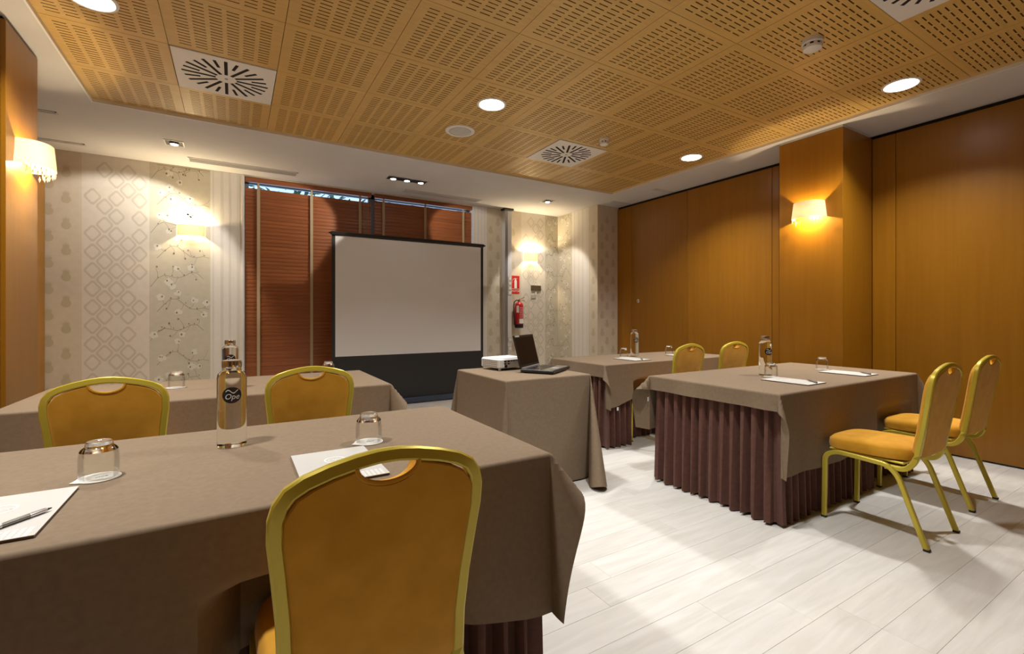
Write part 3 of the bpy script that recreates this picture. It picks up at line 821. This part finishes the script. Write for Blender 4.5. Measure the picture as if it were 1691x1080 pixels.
skirt(T4, 'pleated reddish brown skirt of the right foreground table, its short end in full view', P4, 4)
skirt(T5, 'pleated reddish brown skirt of the back right table', P5, 5)
cloth('tablecloth', T1, (.12, .12, .50, .12), {(1, -1): (38, 35, 60)}, 'brown tablecloth on the nearest table, bottom left of the picture', P1, 1, folds=[('y', 1.685, .0012), ('x', .15, .0008)], tagpos=(.946, 1.146, .616, .95))
cloth('tablecloth', T2, (.12, .12, .30, .12), {(1, -1): (40, 35, 60)}, 'brown tablecloth on the left table behind the nearest one', P2, 2, folds=[('y', 3.38, .0010)])
cloth('tablecloth', T3, (.76, .76, .77, .76), {(1, -1): (26, 118, 18, .9), (-1, -1): (9, 45, 40, .9), (1, 1): (12, 45, 40, .9), (-1, 1): (10, 45, 40, .9)}, 'brown floor-length tablecloth on the small table with projector and laptop', (), 3, flare=.05, wave=.012, rmax=.80)
cloth('tablecloth', T4, (.105, .12, .47, .40), {(-1, -1): (20, 60, 45), (-1, 1): (46, 25, 55, 1.5), (1, -1): (30, 30, 50)}, 'brown tablecloth on the right foreground table with two place settings', P4, 4, folds=[('y', 1.92, .0010), ('x', 3.5, .0008)], tagpos=(2.575, 2.382, .585, .3))
cloth('tablecloth', T5, (.12, .12, .39, .12), {(-1, -1): (26, 60, 55)}, 'brown tablecloth on the back right table', P5, 5, wave=.016, folds=[('y', 3.47, .0010)], tagpos=(2.92, 3.055, .362, 0))

# ------------------------------------------------------------------ chairs
def back_half():
    """outer frame centre line of one side in (x, z), bottom to apex"""
    out = [(.172, .470), (.168, .56), (.172, .65), (.181, .745), (.187, .80), (.187, .842), (.180, .868), (.166, .888), (.140, .903), (.100, .916), (.055, .926), (.020, .9305), (0, .931)]
    return out
def by(z): return -.190 - (z - .45) * .160
def make_chair(label):
    t = thing('banquet_chair', label, 'chair', (0, 0, 0), 0, 'mustard banquet chairs with gold frames')
    for sx in (-1, 1):
        x = sx * .202
        fl = fillet([(x, .236, .006), (x, .230, .372), (x, .17, .402), (x, .05, .3985)], [.055, .03], 5)
        full = fillet([(x, .05, .3985), (x, -.075, .392), (x, -.120, .345), (x, -.238, .006)], [.04, .06], 6)
        # rail = middle straight run, legs = the bent ends
        q = MB(); q.sweep(fl, .021, .025, (1, 0, 0)); lg = part('leg', q, M_GOLD, t, True)
        q = MB(); q.box(x - .0125, x + .0125, .2225, .2495, 0, .012, ch=.002); part('foot_cap', q, M_RUBBER, lg)
        i0 = 4
        q = MB(); q.sweep([(x, .05, .3985)] + full[1:3], .021, .025, (1, 0, 0)); part('side_rail', q, M_GOLD, t, True)
        q = MB(); q.sweep(full[2:], .021, .025, (1, 0, 0)); lg = part('leg', q, M_GOLD, t, True)
        q = MB(); q.box(x - .0125, x + .0125, -.2525, -.2255, 0, .012, ch=.002); part('foot_cap', q, M_RUBBER, lg)
    # back frame: one bent bar
    hb = back_half()
    def side(sx):
        low = fillet([(sx * .192, -.060, .3805), (sx * .190, -.150, .383), (sx * .180, by(.43) + .005, .425), (sx * .173, by(.47), .470)], [.05, .05], 5)
        return low[:-1] + [Vector((sx * x, by(z), z)) for x, z in hb]
    pts = side(1) + list(reversed(side(-1)))[1:]
    q = MB(); q.sweep(pts, .024, .026, lambda i: Vector((0, 1, -.16)) if pts[i].z > .45 else Vector((0, pts[i].z - .37, .01 + max(0, .0 + (-.06 - pts[i].y)) * -1.0)) if False else Vector((1, 0, 0)) if pts[i].z <= .45 else Vector((0, 1, -.16)))
    # (the bar is square enough that the change of reference at the foot does not show)
    part('back_frame', q, M_GOLD, t, True)
    # backrest pad
    inner = []
    for x, z in hb: inner.append((max(0, x - .0115) if x > .02 else x, z - (.0115 if z > .86 else 0)))
    rightside = [(x, z) for x, z in inner if not (x < .064)]
    top_end = rightside[-1]
    dip = [(.058 * math.cos(a), top_end[1] + .008 - .036 * math.sin(a)) for a in [PI * k / 14 for k in range(0, 15)]]
    bot = [(.152, .462), (.120, .450), (.06, .446), (-.06, .446), (-.120, .450), (-.152, .462)]
    outline = rightside + dip + [(-x, z) for x, z in reversed(rightside)] + list(reversed(bot))
    # dense and even enough; layers give the cushion its puff
    cz = .69
    def layer(s_, off): return [Vector((x * (1 - s_ * .5), 0, cz + (z - cz) * (1 - s_ * .42))) + Vector((0, by(cz + (z - cz) * (1 - s_ * .42)) + off, 0)) for x, z in outline]
    lay = [layer(.0, -.010), layer(.0, .006), layer(.025, .022), layer(.09, .031), layer(.22, .036)]
    back = [layer(.03, -.0125)]
    q = MB(); n = len(outline)
    vs = back[0] + [p for l_ in lay for p in l_]; fs = []
    for a in range(len(lay)):
        for k in range(n): fs.append((a * n + k, a * n + (k + 1) % n, (a + 1) * n + (k + 1) % n, (a + 1) * n + k))
    fs.append(tuple(range(n))); fs.append(tuple(reversed(range(len(lay) * n, (len(lay) + 1) * n))))
    q.add(vs, fs); me = q.mesh('backrest', M_SUEDE, True)
    link('backrest', me, t)
    q = MB(); q.tube([(x, by(z) - .011, z) for x, z in [(a, b + .004) for a, b in dip]], .0045, 6); part('handle_piping', q, M_SUEDE, t, True)
    # seat cushion
    def ring(gx, gy, z, cy=.035):
        out = []
        for k in range(40):
            a = 2 * PI * k / 40; c_, s_ = math.cos(a), math.sin(a); e = 2 / 4.2
            x = gx * math.copysign(abs(c_) ** e, c_); y = gy * math.copysign(abs(s_) ** e, s_)
            x *= 1 - .05 * (1 - (y / gy)) / 2 * 1.2
            out.append((x, cy + y, z + .012 * (-(y) / gy) * .5))
        return out
    L_ = [ring(.192, .196, .417), ring(.206, .209, .424), ring(.210, .212, .446), ring(.206, .209, .470), ring(.192, .196, .485), ring(.150, .155, .493), ring(.07, .08, .496)]
    q = MB(); n = 40; fs = []
    for a in range(len(L_) - 1):
        for k in range(n): fs.append((a * n + k, a * n + (k + 1) % n, (a + 1) * n + (k + 1) % n, (a + 1) * n + k))
    fs.append(tuple(reversed(range(n)))); fs.append(tuple((len(L_) - 1) * n + k for k in range(n)))
    q.add([p for l_ in L_ for p in l_], fs); part('seat', q, M_SUEDE, t, True)
    q = MB(); q.box(-.188, .188, -.140, .215, .405, .4175, ch=.004); part('seat_pan', q, M_GOLD, t)
    return t
ch_lab = {'fg': 'mustard banquet chair nearest the camera, its back towards us', 'a': 'mustard banquet chair at the left table, left of the near water bottle', 'b': 'mustard banquet chair at the left table, right of the near water bottle',
          'c': 'mustard banquet chair at the right foreground table, nearer one with all legs in view', 'd': 'mustard banquet chair at the right foreground table, closer to the wooden wall',
          'e': 'mustard banquet chair at the back right table, left one of the two', 'f': 'mustard banquet chair at the back right table, right one nearer the pillar'}
proto = make_chair(ch_lab['fg']); proto.location = (*CH['fg'], 0)
for k in 'abcdef': dup(proto, (*CH[k], 0), {'a': R(1.5), 'b': R(-1), 'c': 0, 'd': R(-1), 'e': R(1), 'f': R(-2)}[k], ch_lab[k])

# ------------------------------------------------------------------ table settings
ZO = 0.7552
logo_txt = text_mesh('Ope', .025, 0.0, shear=.25)
def oval(rx, ry, n=28): return [(rx * math.cos(2 * PI * k / n), ry * math.sin(2 * PI * k / n)) for k in range(n)]
def make_pad(label):
    t = thing('notepad', label, 'notepad', (0, 0, 0), 0, 'white notepads with an oval mark')
    q = MB(); q.box(-.107, .107, -.151, .151, 0, .0045); part('sheets', q, mat('pad_edge_dark', (.16, .12, .09), .8), t)
    q = MB(); q.box(-.1085, .1085, -.1525, .1525, .0046, .0056); part('cover', q, M_PAD, t)
    q = MB(); o1, o2 = oval(.030, .030), oval(.0255, .0255); n = len(o1)
    q.add([(x, y + .045, .0059) for x, y in o1] + [(x, y + .045, .0059) for x, y in o2], [(k, (k + 1) % n, n + (k + 1) % n, n + k) for k in range(n)])
    lg = part('oval_mark', q, M_PAPERW, t, fix=False, label='white round mark printed on the cover')
    m2 = logo_txt.copy(); m2.materials.clear(); m2.materials.append(M_PAPERW); link('mark_lettering', m2, lg, (0, .045, .0060), (0, 0, 0))
    q = MB()
    for r_ in range(5):
        for c_ in range(17): q.flat([(-.100 + c_ * .0118, -.148 + r_ * .0095), (-.092 + c_ * .0118, -.148 + r_ * .0095), (-.092 + c_ * .0118, -.142 + r_ * .0095), (-.100 + c_ * .0118, -.142 + r_ * .0095)], lambda x, y: (x, y, .0058))
    part('printed_border', q, M_PAPERW, t, kind='stuff', fix=False)
    return t
pads = [(-.445, 1.412, 0, 'white notepad cut off by the left edge of the picture'), (.256, 1.412, 0, 'white notepad partly behind the nearest chair back'),
        (3.150, 1.672, 0, 'white notepad on the right foreground table, nearer its left end'), (3.945, 1.692, 0, 'white notepad on the right foreground table, nearer the wooden wall'),
        (3.375, 3.335, 0, 'white notepad on the back right table, beside the bottle'), (4.135, 3.330, 0, 'white notepad on the back right table, behind the left chair')]
p0 = make_pad(pads[0][3]); p0.location = (pads[0][0], pads[0][1], ZO - .0005)
for x, y, rz, lb in pads[1:]: dup(p0, (x, y, ZO - .0005), rz, lb)
def make_pen(label):
    t = thing('ballpoint_pen', label, 'pen', (0, 0, 0), 0, 'grey ballpoint pens')
    q = MB(); q.tube([(-.070, 0, 0), (.028, 0, 0)], .0052, 10); part('barrel', q, M_PENG, t, True)
    q = MB(); q.tube([(.0282, 0, 0), (.056, 0, 0), (.060, 0, 0)], .005, 10, radii=[.0054, .0050, .0042]); part('grip', q, M_SILVER, t, True)
    q = MB(); q.tube([(.0602, 0, 0), (.070, 0, 0)], .003, 8, radii=[.0034, .0010]); part('tip', q, M_BLACK, t, True)
    q = MB(); q.tube([(-.024, 0, 0), (-.020, 0, 0)], .0057, 10); part('band', q, M_SILVER, t, True)
    q = MB(); q.box(-.068, -.028, -.0016, .0016, .0060, .0076); part('clip', q, M_SILVER, t)
    return t
ZPEN = ZO + .0051 + .0058
pens = [(-.392, 1.345, R(49), 'grey ballpoint pen lying on the notepad at the left edge'), (.285, 1.315, R(55), 'grey ballpoint pen on the notepad behind the nearest chair back'),
        (3.200, 1.580, R(50), 'grey ballpoint pen on the notepad of the right table nearer its left end'), (3.985, 1.600, R(50), 'grey ballpoint pen on the notepad of the right table nearer the wooden wall'),
        (3.41, 3.24, R(50), 'grey ballpoint pen on the notepad of the back right table')]
pn = make_pen(pens[0][3]); pn.location = (pens[0][0], pens[0][1], ZPEN); pn.rotation_euler = (0, 0, pens[0][2])
for x, y, rz, lb in pens[1:]: dup(pn, (x, y, ZPEN), rz, lb)
def make_glass(label):
    t = thing('tumbler', label, 'glass', (0, 0, 0), 0, 'upturned water tumblers')
    q = MB(); q.lathe([(.0425, .0022), (.0432, .030), (.0430, .055), (.0405, .073), (.0385, .073), (.0410, .055), (.0412, .030), (.0405, .0022)], 32, cap=False)
    part('bowl', q, M_GLASS, t, True)
    q = MB(); q.lathe([(.0405, .0735), (.0375, .079), (.0300, .085), (.0285, .0950), (.0255, .0985)], 32); part('thick_base', q, M_SOLIDGLASS, t, True)
    return t
def make_coaster(label):
    pts = [(.047 * math.cos(2 * PI * k / 32), .047 * math.sin(2 * PI * k / 32)) for k in range(32)]
    pts[15] = (-.056, .004); pts[16] = (-.060, 0); pts[17] = (-.056, -.004)
    q = MB(); q.prism(pts, 0, .0016, lambda x, y, d: (x, y, d)); o = part('paper_coaster', q, M_PAPERW)
    tag(o, label, 'coaster', 'white paper coasters under the tumblers')
    m2 = logo_txt.copy(); m2.materials.clear(); m2.materials.append(M_BLACK); link('coaster_mark', m2, o, (.004, 0, .0019), (0, 0, 0)).scale = (.62, .62, 1)
    return o
gl = [(-.312, 1.635, 'on the nearest table beside the left notepad', R(25)), (.396, 1.622, 'on the nearest table behind the notepad and chair back', R(10)), (-.301, 3.435, 'on the left table against the wallpaper', 0), (.586, 3.59, 'on the left table behind the chair by the screen', 0),
      (3.262, 1.880, 'on the right foreground table in front of the bottle', 0), (4.060, 1.925, 'on the right foreground table nearer the wooden wall', 0), (3.476, 3.545, 'on the back right table left of the bottle', 0), (4.145, 3.53, 'on the back right table beside the left chair', 0)]
g0 = c0 = None
for x, y, lb, rz in gl:
    gl_l, co_l = 'upturned clear tumbler ' + lb, 'white paper coaster under tumbler ' + lb
    if g0 is None:
        g0 = make_glass(gl_l); g0.location = (x, y, ZO + .0005); c0 = make_coaster(co_l); c0.location = (x, y, ZO - .0004); c0.rotation_euler = (0, 0, rz)
    else: dup(g0, (x, y, ZO + .0005), rz, gl_l); dup(c0, (x, y, ZO - .0004), rz, co_l)
def make_bottle(label):
    t = thing('water_bottle', label, 'bottle', (0, 0, 0), 0, 'glass water bottles with round black marks')
    q = MB(); q.lathe([(.0395, 0), (.0430, .003), (.0435, .012), (.0435, .228), (.041, .240), (.032, .250), (.0275, .253)], 40); part('water_body', q, M_WATER, t, True)
    q = MB(); q.lathe([(.0275, .2532), (.0275, .2600), (.026, .2602)], 32); part('neck', q, M_SOLIDGLASS, t, True)
    q = MB(); n = 32; prof = [(.0280, .2605), (.0285, .262), (.0285, .282), (.0268, .2855)]
    q.lathe(prof, n); cp = part('cap', q, M_CHROME, t, True)
    rb = MB(); rb.box(.0284, .0294, -.0010, .0010, .2625, .2815); rb = rb.mesh('cap_rib', M_GREYMET)
    for k in range(16): link('cap_rib', rb, cp, (0, 0, 0), (0, 0, 2 * PI * k / 16))
    # round black mark wrapped round the body, facing the camera
    q = MB(); rr = .0440; ang = -PI / 2; n = 24; zc = .174
    ring1 = [(rr * math.cos(ang + .66 * math.cos(2 * PI * k / n)), rr * math.sin(ang + .66 * math.cos(2 * PI * k / n)), zc + .0265 * math.sin(2 * PI * k / n)) for k in range(n)]
    vs = list(ring1); fs = []
    for s_ in (.75, .5, .25):
        vs += [(rr * math.cos(ang + .66 * s_ * math.cos(2 * PI * k / n)), rr * math.sin(ang + .66 * s_ * math.cos(2 * PI * k / n)), zc + .0265 * s_ * math.sin(2 * PI * k / n)) for k in range(n)]
    for a in range(3):
        for k in range(n): fs.append((a * n + k, a * n + (k + 1) % n, (a + 1) * n + (k + 1) % n, (a + 1) * n + k))
    fs.append(tuple(3 * n + k for k in range(n))); q.add(vs, fs); mk = part('round_mark', q, M_BLACK, t, True, label='round black mark with white lettering')
    m2 = logo_txt.copy(); m2.materials.clear(); m2.materials.append(M_PAPERW)
    for v in m2.vertices:
        x, z = v.co.x * .95, v.co.y * 1.0; a = ang + x / rr; v.co = ((rr + .0007) * math.cos(a), (rr + .0007) * math.sin(a), zc - .005 + z)
    link('mark_lettering', m2, mk)
    q = MB()
    sw = [(-.50 + .1 * k, .012 + .005 * math.sin(k * .75)) for k in range(11)]
    for i in range(10):
        (a0, z0_), (a1, z1_) = sw[i], sw[i + 1]; r2 = rr + .0007
        q.add([(r2 * math.cos(ang + a_ * .8), r2 * math.sin(ang + a_ * .8), zc + z_ + dz) for a_, z_, dz in ((a0, z0_, -.0016), (a1, z1_, -.0016), (a1, z1_, .0016), (a0, z0_, .0016))], [(0, 1, 2, 3)])
    part('mark_swoosh', q, M_PAPERW, mk, fix=False)
    return t
bt = [(-.008, 1.815, R(0), 'tall clear water bottle on the nearest table'), (-.024, 3.30, R(2), 'clear water bottle on the left table, seen above the nearest bottle'), (3.322, 1.955, R(-28), 'clear water bottle on the right foreground table'), (3.66, 3.575, R(-20), 'clear water bottle on the back right table')]
b0 = make_bottle(bt[0][3]); b0.location = (bt[0][0], bt[0][1], ZO - .0004); b0.rotation_euler = (0, 0, bt[0][2])
for x, y, rz, lb in bt[1:]: dup(b0, (x, y, ZO - .0004), rz, lb)

# ------------------------------------------------------------------ projection screen
SX0, SX1, SY = 1.035, 3.150, 6.10
t = thing('projection_screen', 'pull-up projection screen with black border standing before the blinds', 'screen', ((SX0 + SX1) / 2, SY, 0)); hw = (SX1 - SX0) / 2
q = MB(); q.box(-hw - .03, hw + .03, -.055, .055, .014, .085, ch=.01); part('base_case', q, mat('case_blue_grey', (.05, .07, .11), .3, .4), t)
for s_ in (-1, 1):
    q = MB(); q.box(s_ * (hw - .25) - .02, s_ * (hw - .25) + .02, -.20, .20, 0, .014, ch=.003); part('foot', q, M_BLACK, t)
q = MB(); q.box(-hw, hw, -.002, .002, .085, 2.200); part('black_border', q, M_SCREENB, t)
q = MB(); q.box(-hw + .042, hw - .042, -.0032, -.0021, .672, 2.188); part('white_surface', q, M_SCREENW, t)
q = MB(); q.box(-hw - .012, hw + .012, -.016, .016, 2.196, 2.238, ch=.005); tb = part('top_bar', q, M_BLACK, t)
for s_ in (-1, 1):
    q = MB(); q.box(s_ * (hw + .013) - (.022 if s_ < 0 else 0), s_ * (hw + .013) + (.022 if s_ > 0 else 0), -.011, .011, 2.208, 2.228, ch=.003); part('end_cap', q, M_BLACK, tb)
q = MB(); q.tube([(0, .055, .05), (0, .055, 2.21)], .012, 8); q.box(-.03, .03, .016, .055, 2.200, 2.216); part('support_pole', q, M_GREYMET, t)

# ------------------------------------------------------------------ projector and laptop
t = thing('projector', 'small white projector on the brown table beside the laptop', 'projector', (1.895, 3.30, ZO), R(9))
W_, D_ = .145, .122
q = MB(); q.box(-W_, W_, -D_, D_, .016, .092, ch=.010); part('body', q, M_WPLASTIC, t)
q = MB(); q.box(-W_ + .012, W_ - .012, -D_ + .012, D_ - .012, .0922, .0945); part('top_cover', q, M_WHITE, t)
for sx in (-1, 1):
    q = MB(); q.lathe([(.011, 0), (.012, .0155)], 12, cx=sx * (W_ - .03), cy=-D_ + .03); part('foot', q, M_WPLASTIC, t)
q = MB(); q.lathe([(.011, 0), (.012, .0155)], 12, cy=D_ - .03); part('foot', q, M_WPLASTIC, t)
for r_ in range(4):
    for k in range(9):
        q = MB(); yy = -D_ + .030 + k * .021; zz = .030 + r_ * .014
        q.add([(-W_ - .0006, yy, zz), (-W_ - .0006, yy + .012, zz), (-W_ - .0006, yy + .006, zz + .008), (-W_ - .0006, yy - .006, zz + .008)], [(0, 1, 2, 3)]) if False else q.box(-W_ - .0008, -W_ + .0005, yy, yy + .013, zz, zz + .006)
        part('vent_slot', q, mat('vent_grey', (.16, .17, .17), .8), t)
for (px, pz, pw, ph_) in ((-.085, .070, .022, .011), (-.050, .070, .022, .011), (-.020, .073, .016, .008), (.005, .073, .016, .008), (-.085, .052, .022, .010), (-.050, .052, .022, .010), (-.078, .032, .026, .022), (.035, .075, .030, .005)):
    q = MB(); q.box(px - pw / 2, px + pw / 2, -D_ - .0015, -D_ + .001, pz - ph_ / 2, pz + ph_ / 2); part('port', q, M_BLACK, t)
q = MB(); q.lathe([(.038, 0), (.038, .010), (.030, .014)], 24, mtx=Matrix.Translation((.07, D_, .055)) @ Matrix.Rotation(-PI / 2, 4, 'X')); part('lens', q, M_BLACK, t, True)
# laptop: hinge corner A, front-left corner B
A, B_, C_, Dd = Vector((1.868, 2.992)), Vector((1.926, 2.675)), Vector((2.342, 2.938)), Vector((2.26, 3.253))
ang = math.atan2((Dd - A).y, (Dd - A).x); cen = (A + B_ + C_ + Dd) / 4
t = thing('laptop', 'open black laptop on the brown table, lid towards the projector', 'laptop', (cen.x - .012, cen.y + .012, ZO), ang)
LW, LD = .190, .133
q = MB(); q.box(-LW, LW, -LD, LD, .004, .028, ch=.005); part('base', q, M_BLACK, t)
for sx in (-1, 1):
    for sy in (-1, 1): q = MB(); q.lathe([(.008, 0), (.008, .0045)], 10, cx=sx * (LW - .03), cy=sy * (LD - .03)); part('rubber_foot', q, M_RUBBER, t)
q = MB(); q.box(-LW + .008, LW - .008, -LD + .008, LD - .012, .0282, .0288); part('palm_deck', q, mat('deck_dark_silver', (.20, .19, .18), .3, .7), t)
q = MB()
for r_ in range(6):
    for k in range(15):
        x = -.150 + k * .0205; y = -.030 + r_ * .0215; q.box(x, x + .0175, y, y + .0180, .0289, .0315)
part('keyboard', q, M_BLACK, t, kind='stuff')
q = MB(); q.box(-.050, .040, -.108, -.052, .0289, .0294); part('touchpad', q, mat('touchpad_grey', (.28, .27, .26), .35), t)
tl = R(14); lid = thing('lid_tmp', 'x', 'x'); bpy.data.objects.remove(lid)
mt = Matrix.Translation((0, LD - .004, .030)) @ Matrix.Rotation(-tl, 4, 'X')
q = MB(); q.box(-LW, LW, 0, .009, .004, .258, ch=.003, mtx=mt); lid = part('screen_lid', q, M_BLACK, t)
q = MB(); q.box(-LW + .016, LW - .016, -.0010, -.0002, .024, .240, mtx=mt); part('display', q, mat('display_off', (.010, .006, .005), .35, 0.0, 0.15), lid)
q = MB(); q.box(-LW + .022, -LW + .100, -.0014, -.0003, .243, .2545, mtx=mt); part('sticker', q, mat('sticker_grey', (.45, .44, .42), .5), lid)
q = MB(); q.tube([(-LW + .02, LD - .006, .031), (LW - .02, LD - .006, .031)], .007, 10); part('hinge', q, M_GREYMET, t, True)

# ------------------------------------------------------------------ far wall fittings
t = thing('service_post', 'grey aluminium cable column running up the far wall by the fire sign', 'column', (3.757, Y1 - .055, 0))
q = MB(); q.box(-.060, .065, -.045, .0525, 0, ZC - .03, ch=.004); part('post', q, M_ALU, t)
q = MB(); q.box(-.060, -.010, -.0462, -.0445, .01, ZC - .04); part('channel', q, M_GREYMET, t)
q = MB(); q.box(-.085, .090, -.070, .0525, ZC - .029, ZC - .001, ch=.003); part('top_collar', q, M_BLACK, t)
for z in (1.775, 1.70, 1.625, 1.55):
    q = MB(); q.box(-.005, .062, -.052, -.0455, z - .034, z + .034, ch=.002); pl_ = part('switch_plate', q, mat('plate_beige', (.55, .52, .45), .4), t)
    q = MB(); q.box(.010, .048, -.056, -.0522, z - .02, z + .02, ch=.002); part('rocker', q, M_WPLASTIC, pl_)
for z in (.80, .66, .55):
    q = MB(); q.box(-.008, .064, -.052, -.0455, z - .045, z + .045, ch=.002); pl_ = part('socket_plate', q, mat('plate_beige', (.55, .52, .45), .4), t)
    q = MB(); q.lathe([(.022, 0), (.022, .003), (.018, .004)], 16, mtx=Matrix.Translation((.028, -.0522, z)) @ Matrix.Rotation(PI / 2, 4, 'X')); part('socket', q, M_WPLASTIC, pl_, True)
    q = MB(); q.box(.020, .024, -.0572, -.0560, z - .004, z + .004); q.box(.032, .036, -.0572, -.0560, z - .004, z + .004); part('pin_holes', q, M_BLACK, pl_)
# sign: red panel, white extinguisher pictogram, EXTINTOR
t = thing('fire_sign', 'red fire extinguisher sign reading EXTINTOR beside the grey column', 'sign', (3.922, Y1 - .0032, 1.694)); sw, sh = .103, .149
q = MB(); q.box(-sw, sw, -.003, 0, -sh, sh); part('panel', q, M_SIGNRED, t)
def sf(x, z): return (x, -.0036, z)
def ob(q, x0, x1, z0, z1): q.flat([(x0, z0), (x1, z0), (x1, z1), (x0, z1)], sf)
q = MB()
q.flat([(.005, -.060), (.052, -.060), (.052, .062), (.045, .078), (.012, .078), (.005, .062)], sf); ob(q, .018, .038, .079, .094)
ob(q, .030, .060, .095, .101); ob(q, .010, .030, .095, .105)
hz = [(.010, .098), (-.018, .092), (-.034, .070), (-.038, .035)]
for i in range(3):
    (a0, z0_), (a1, z1_) = hz[i], hz[i + 1]; q.flat([(a0, z0_), (a0 - .004, z0_ - .009), (a1 + .008 if i else a1, z1_ - .006), (a1, z1_)], sf)
part('pictogram', q, M_PAPERW, t, fix=False, label='white fire extinguisher pictogram')
q = MB(); ob(q, -sw + .004, sw - .004, -.074, -.069); ob(q, -sw + .002, sw - .002, sh - .004, sh - .001); part('white_line', q, M_PAPERW, t, fix=False)
m2 = text_mesh('EXTINTOR', .043); m2.materials.clear(); m2.materials.append(M_PAPERW); link('lettering', m2, t, (0, -.0038, -.108), (PI / 2, 0, 0))
# extinguisher
t = thing('fire_extinguisher', 'red fire extinguisher hanging on the wallpaper under the red sign', 'fire extinguisher', (3.965, Y1 - .090, .985))
q = MB(); q.lathe([(.058, 0), (.070, .008), (.072, .030), (.072, .062)], 28); part('base_skirt', q, M_BLACK, t, True)
q = MB(); q.lathe([(.070, .0622), (.072, .068), (.072, .360), (.066, .388), (.048, .408), (.026, .418), (.024, .430)], 28); part('cylinder', q, M_RED, t, True)
q = MB(); q.lathe([(.020, .4302), (.020, .455), (.014, .462)], 16); part('valve', q, M_CHROME, t, True)
q = MB(); q.sweep([(-.01, -.01, .462), (.04, -.02, .478), (.085, -.03, .500)], .016, .006, (0, 1, 0)); part('lever', q, M_BLACK, t)
q = MB(); q.sweep([(.0, -.01, .448), (.05, -.022, .448), (.095, -.03, .440)], .016, .006, (0, 1, 0)); part('handle', q, M_BLACK, t)
q = MB(); q.tube([(-.018, -.010, .446), (-.060, -.012, .450), (-.098, -.012, .420), (-.108, -.010, .36), (-.100, -.006, .24), (-.086, -.004, .12)], .009, 8); part('hose', q, M_RUBBER, t, True)
q = MB(); q.tube([(-.086, -.004, .119), (-.082, -.004, .05)], .012, 10, radii=[.010, .014]); part('nozzle', q, M_BLACK, t, True)
def wrap(q, a0, a1, z0, z1, rr=.0726, n=6):
    vs = []
    for k in range(n + 1):
        a = a0 + (a1 - a0) * k / n; vs += [(rr * math.cos(a), rr * math.sin(a), z0), (rr * math.cos(a), rr * math.sin(a), z1)]
    q.add(vs, [(2 * k, 2 * k + 2, 2 * k + 3, 2 * k + 1) for k in range(n)])
q = MB(); wrap(q, -2.05, -.75, .075, .150); part('label', q, M_PAPERW, t, True, fix=False, label='white instruction label')
q = MB(); wrap(q, -2.75, -2.15, .25, .36); part('label', q, M_PAPERW, t, True, fix=False, label='small white inspection label')
q = MB()
for k in range(7):
    for c_ in range(3): wrap(q, -1.95 + c_ * .40, -1.95 + c_ * .40 + random.uniform(.2, .36), .165 + k * .026, .178 + k * .026, .0727, 3)
part('printed_lines', q, mat('label_pink', (.72, .45, .45), .5), t, True, kind='stuff', fix=False)
q = MB(); q.box(-.02, .02, .068, .0885, .33, .37); q.box(-.03, .03, .0845, .0885, .30, .40); part('wall_bracket', q, M_GREYMET, t)
# thermostat and small switch
t = thing('thermostat', 'brown box thermostat on the wallpaper right of the fire sign', 'thermostat', (4.345, Y1 - .003, 1.649))
q = MB(); q.box(-.095, .095, -.030, 0, -.042, .042, ch=.004); part('housing', q, mat('bronze_housing', (.12, .085, .045), .4, .3), t)
q = MB(); q.box(-.095, .095, -.032, -.001, .0425, .050); part('top_edge', q, M_WHITE, t)
t = thing('wall_switch', 'small grey switch plate below the thermostat', 'switch', (4.30, Y1 - .003, 1.500))
q = MB(); q.box(-.052, .048, -.010, 0, -.030, .030, ch=.003); part('plate', q, mat('switch_grey', (.42, .41, .38), .5), t)
q = MB(); q.box(-.030, .030, -.014, -.0102, -.018, .018, ch=.002); part('rocker', q, mat('rocker_grey', (.50, .49, .46), .4), t)
q = MB(); q.box(.030, .056, -.022, 0, .031, .085, ch=.003); part('key_card_slot', q, M_WHITE, t)
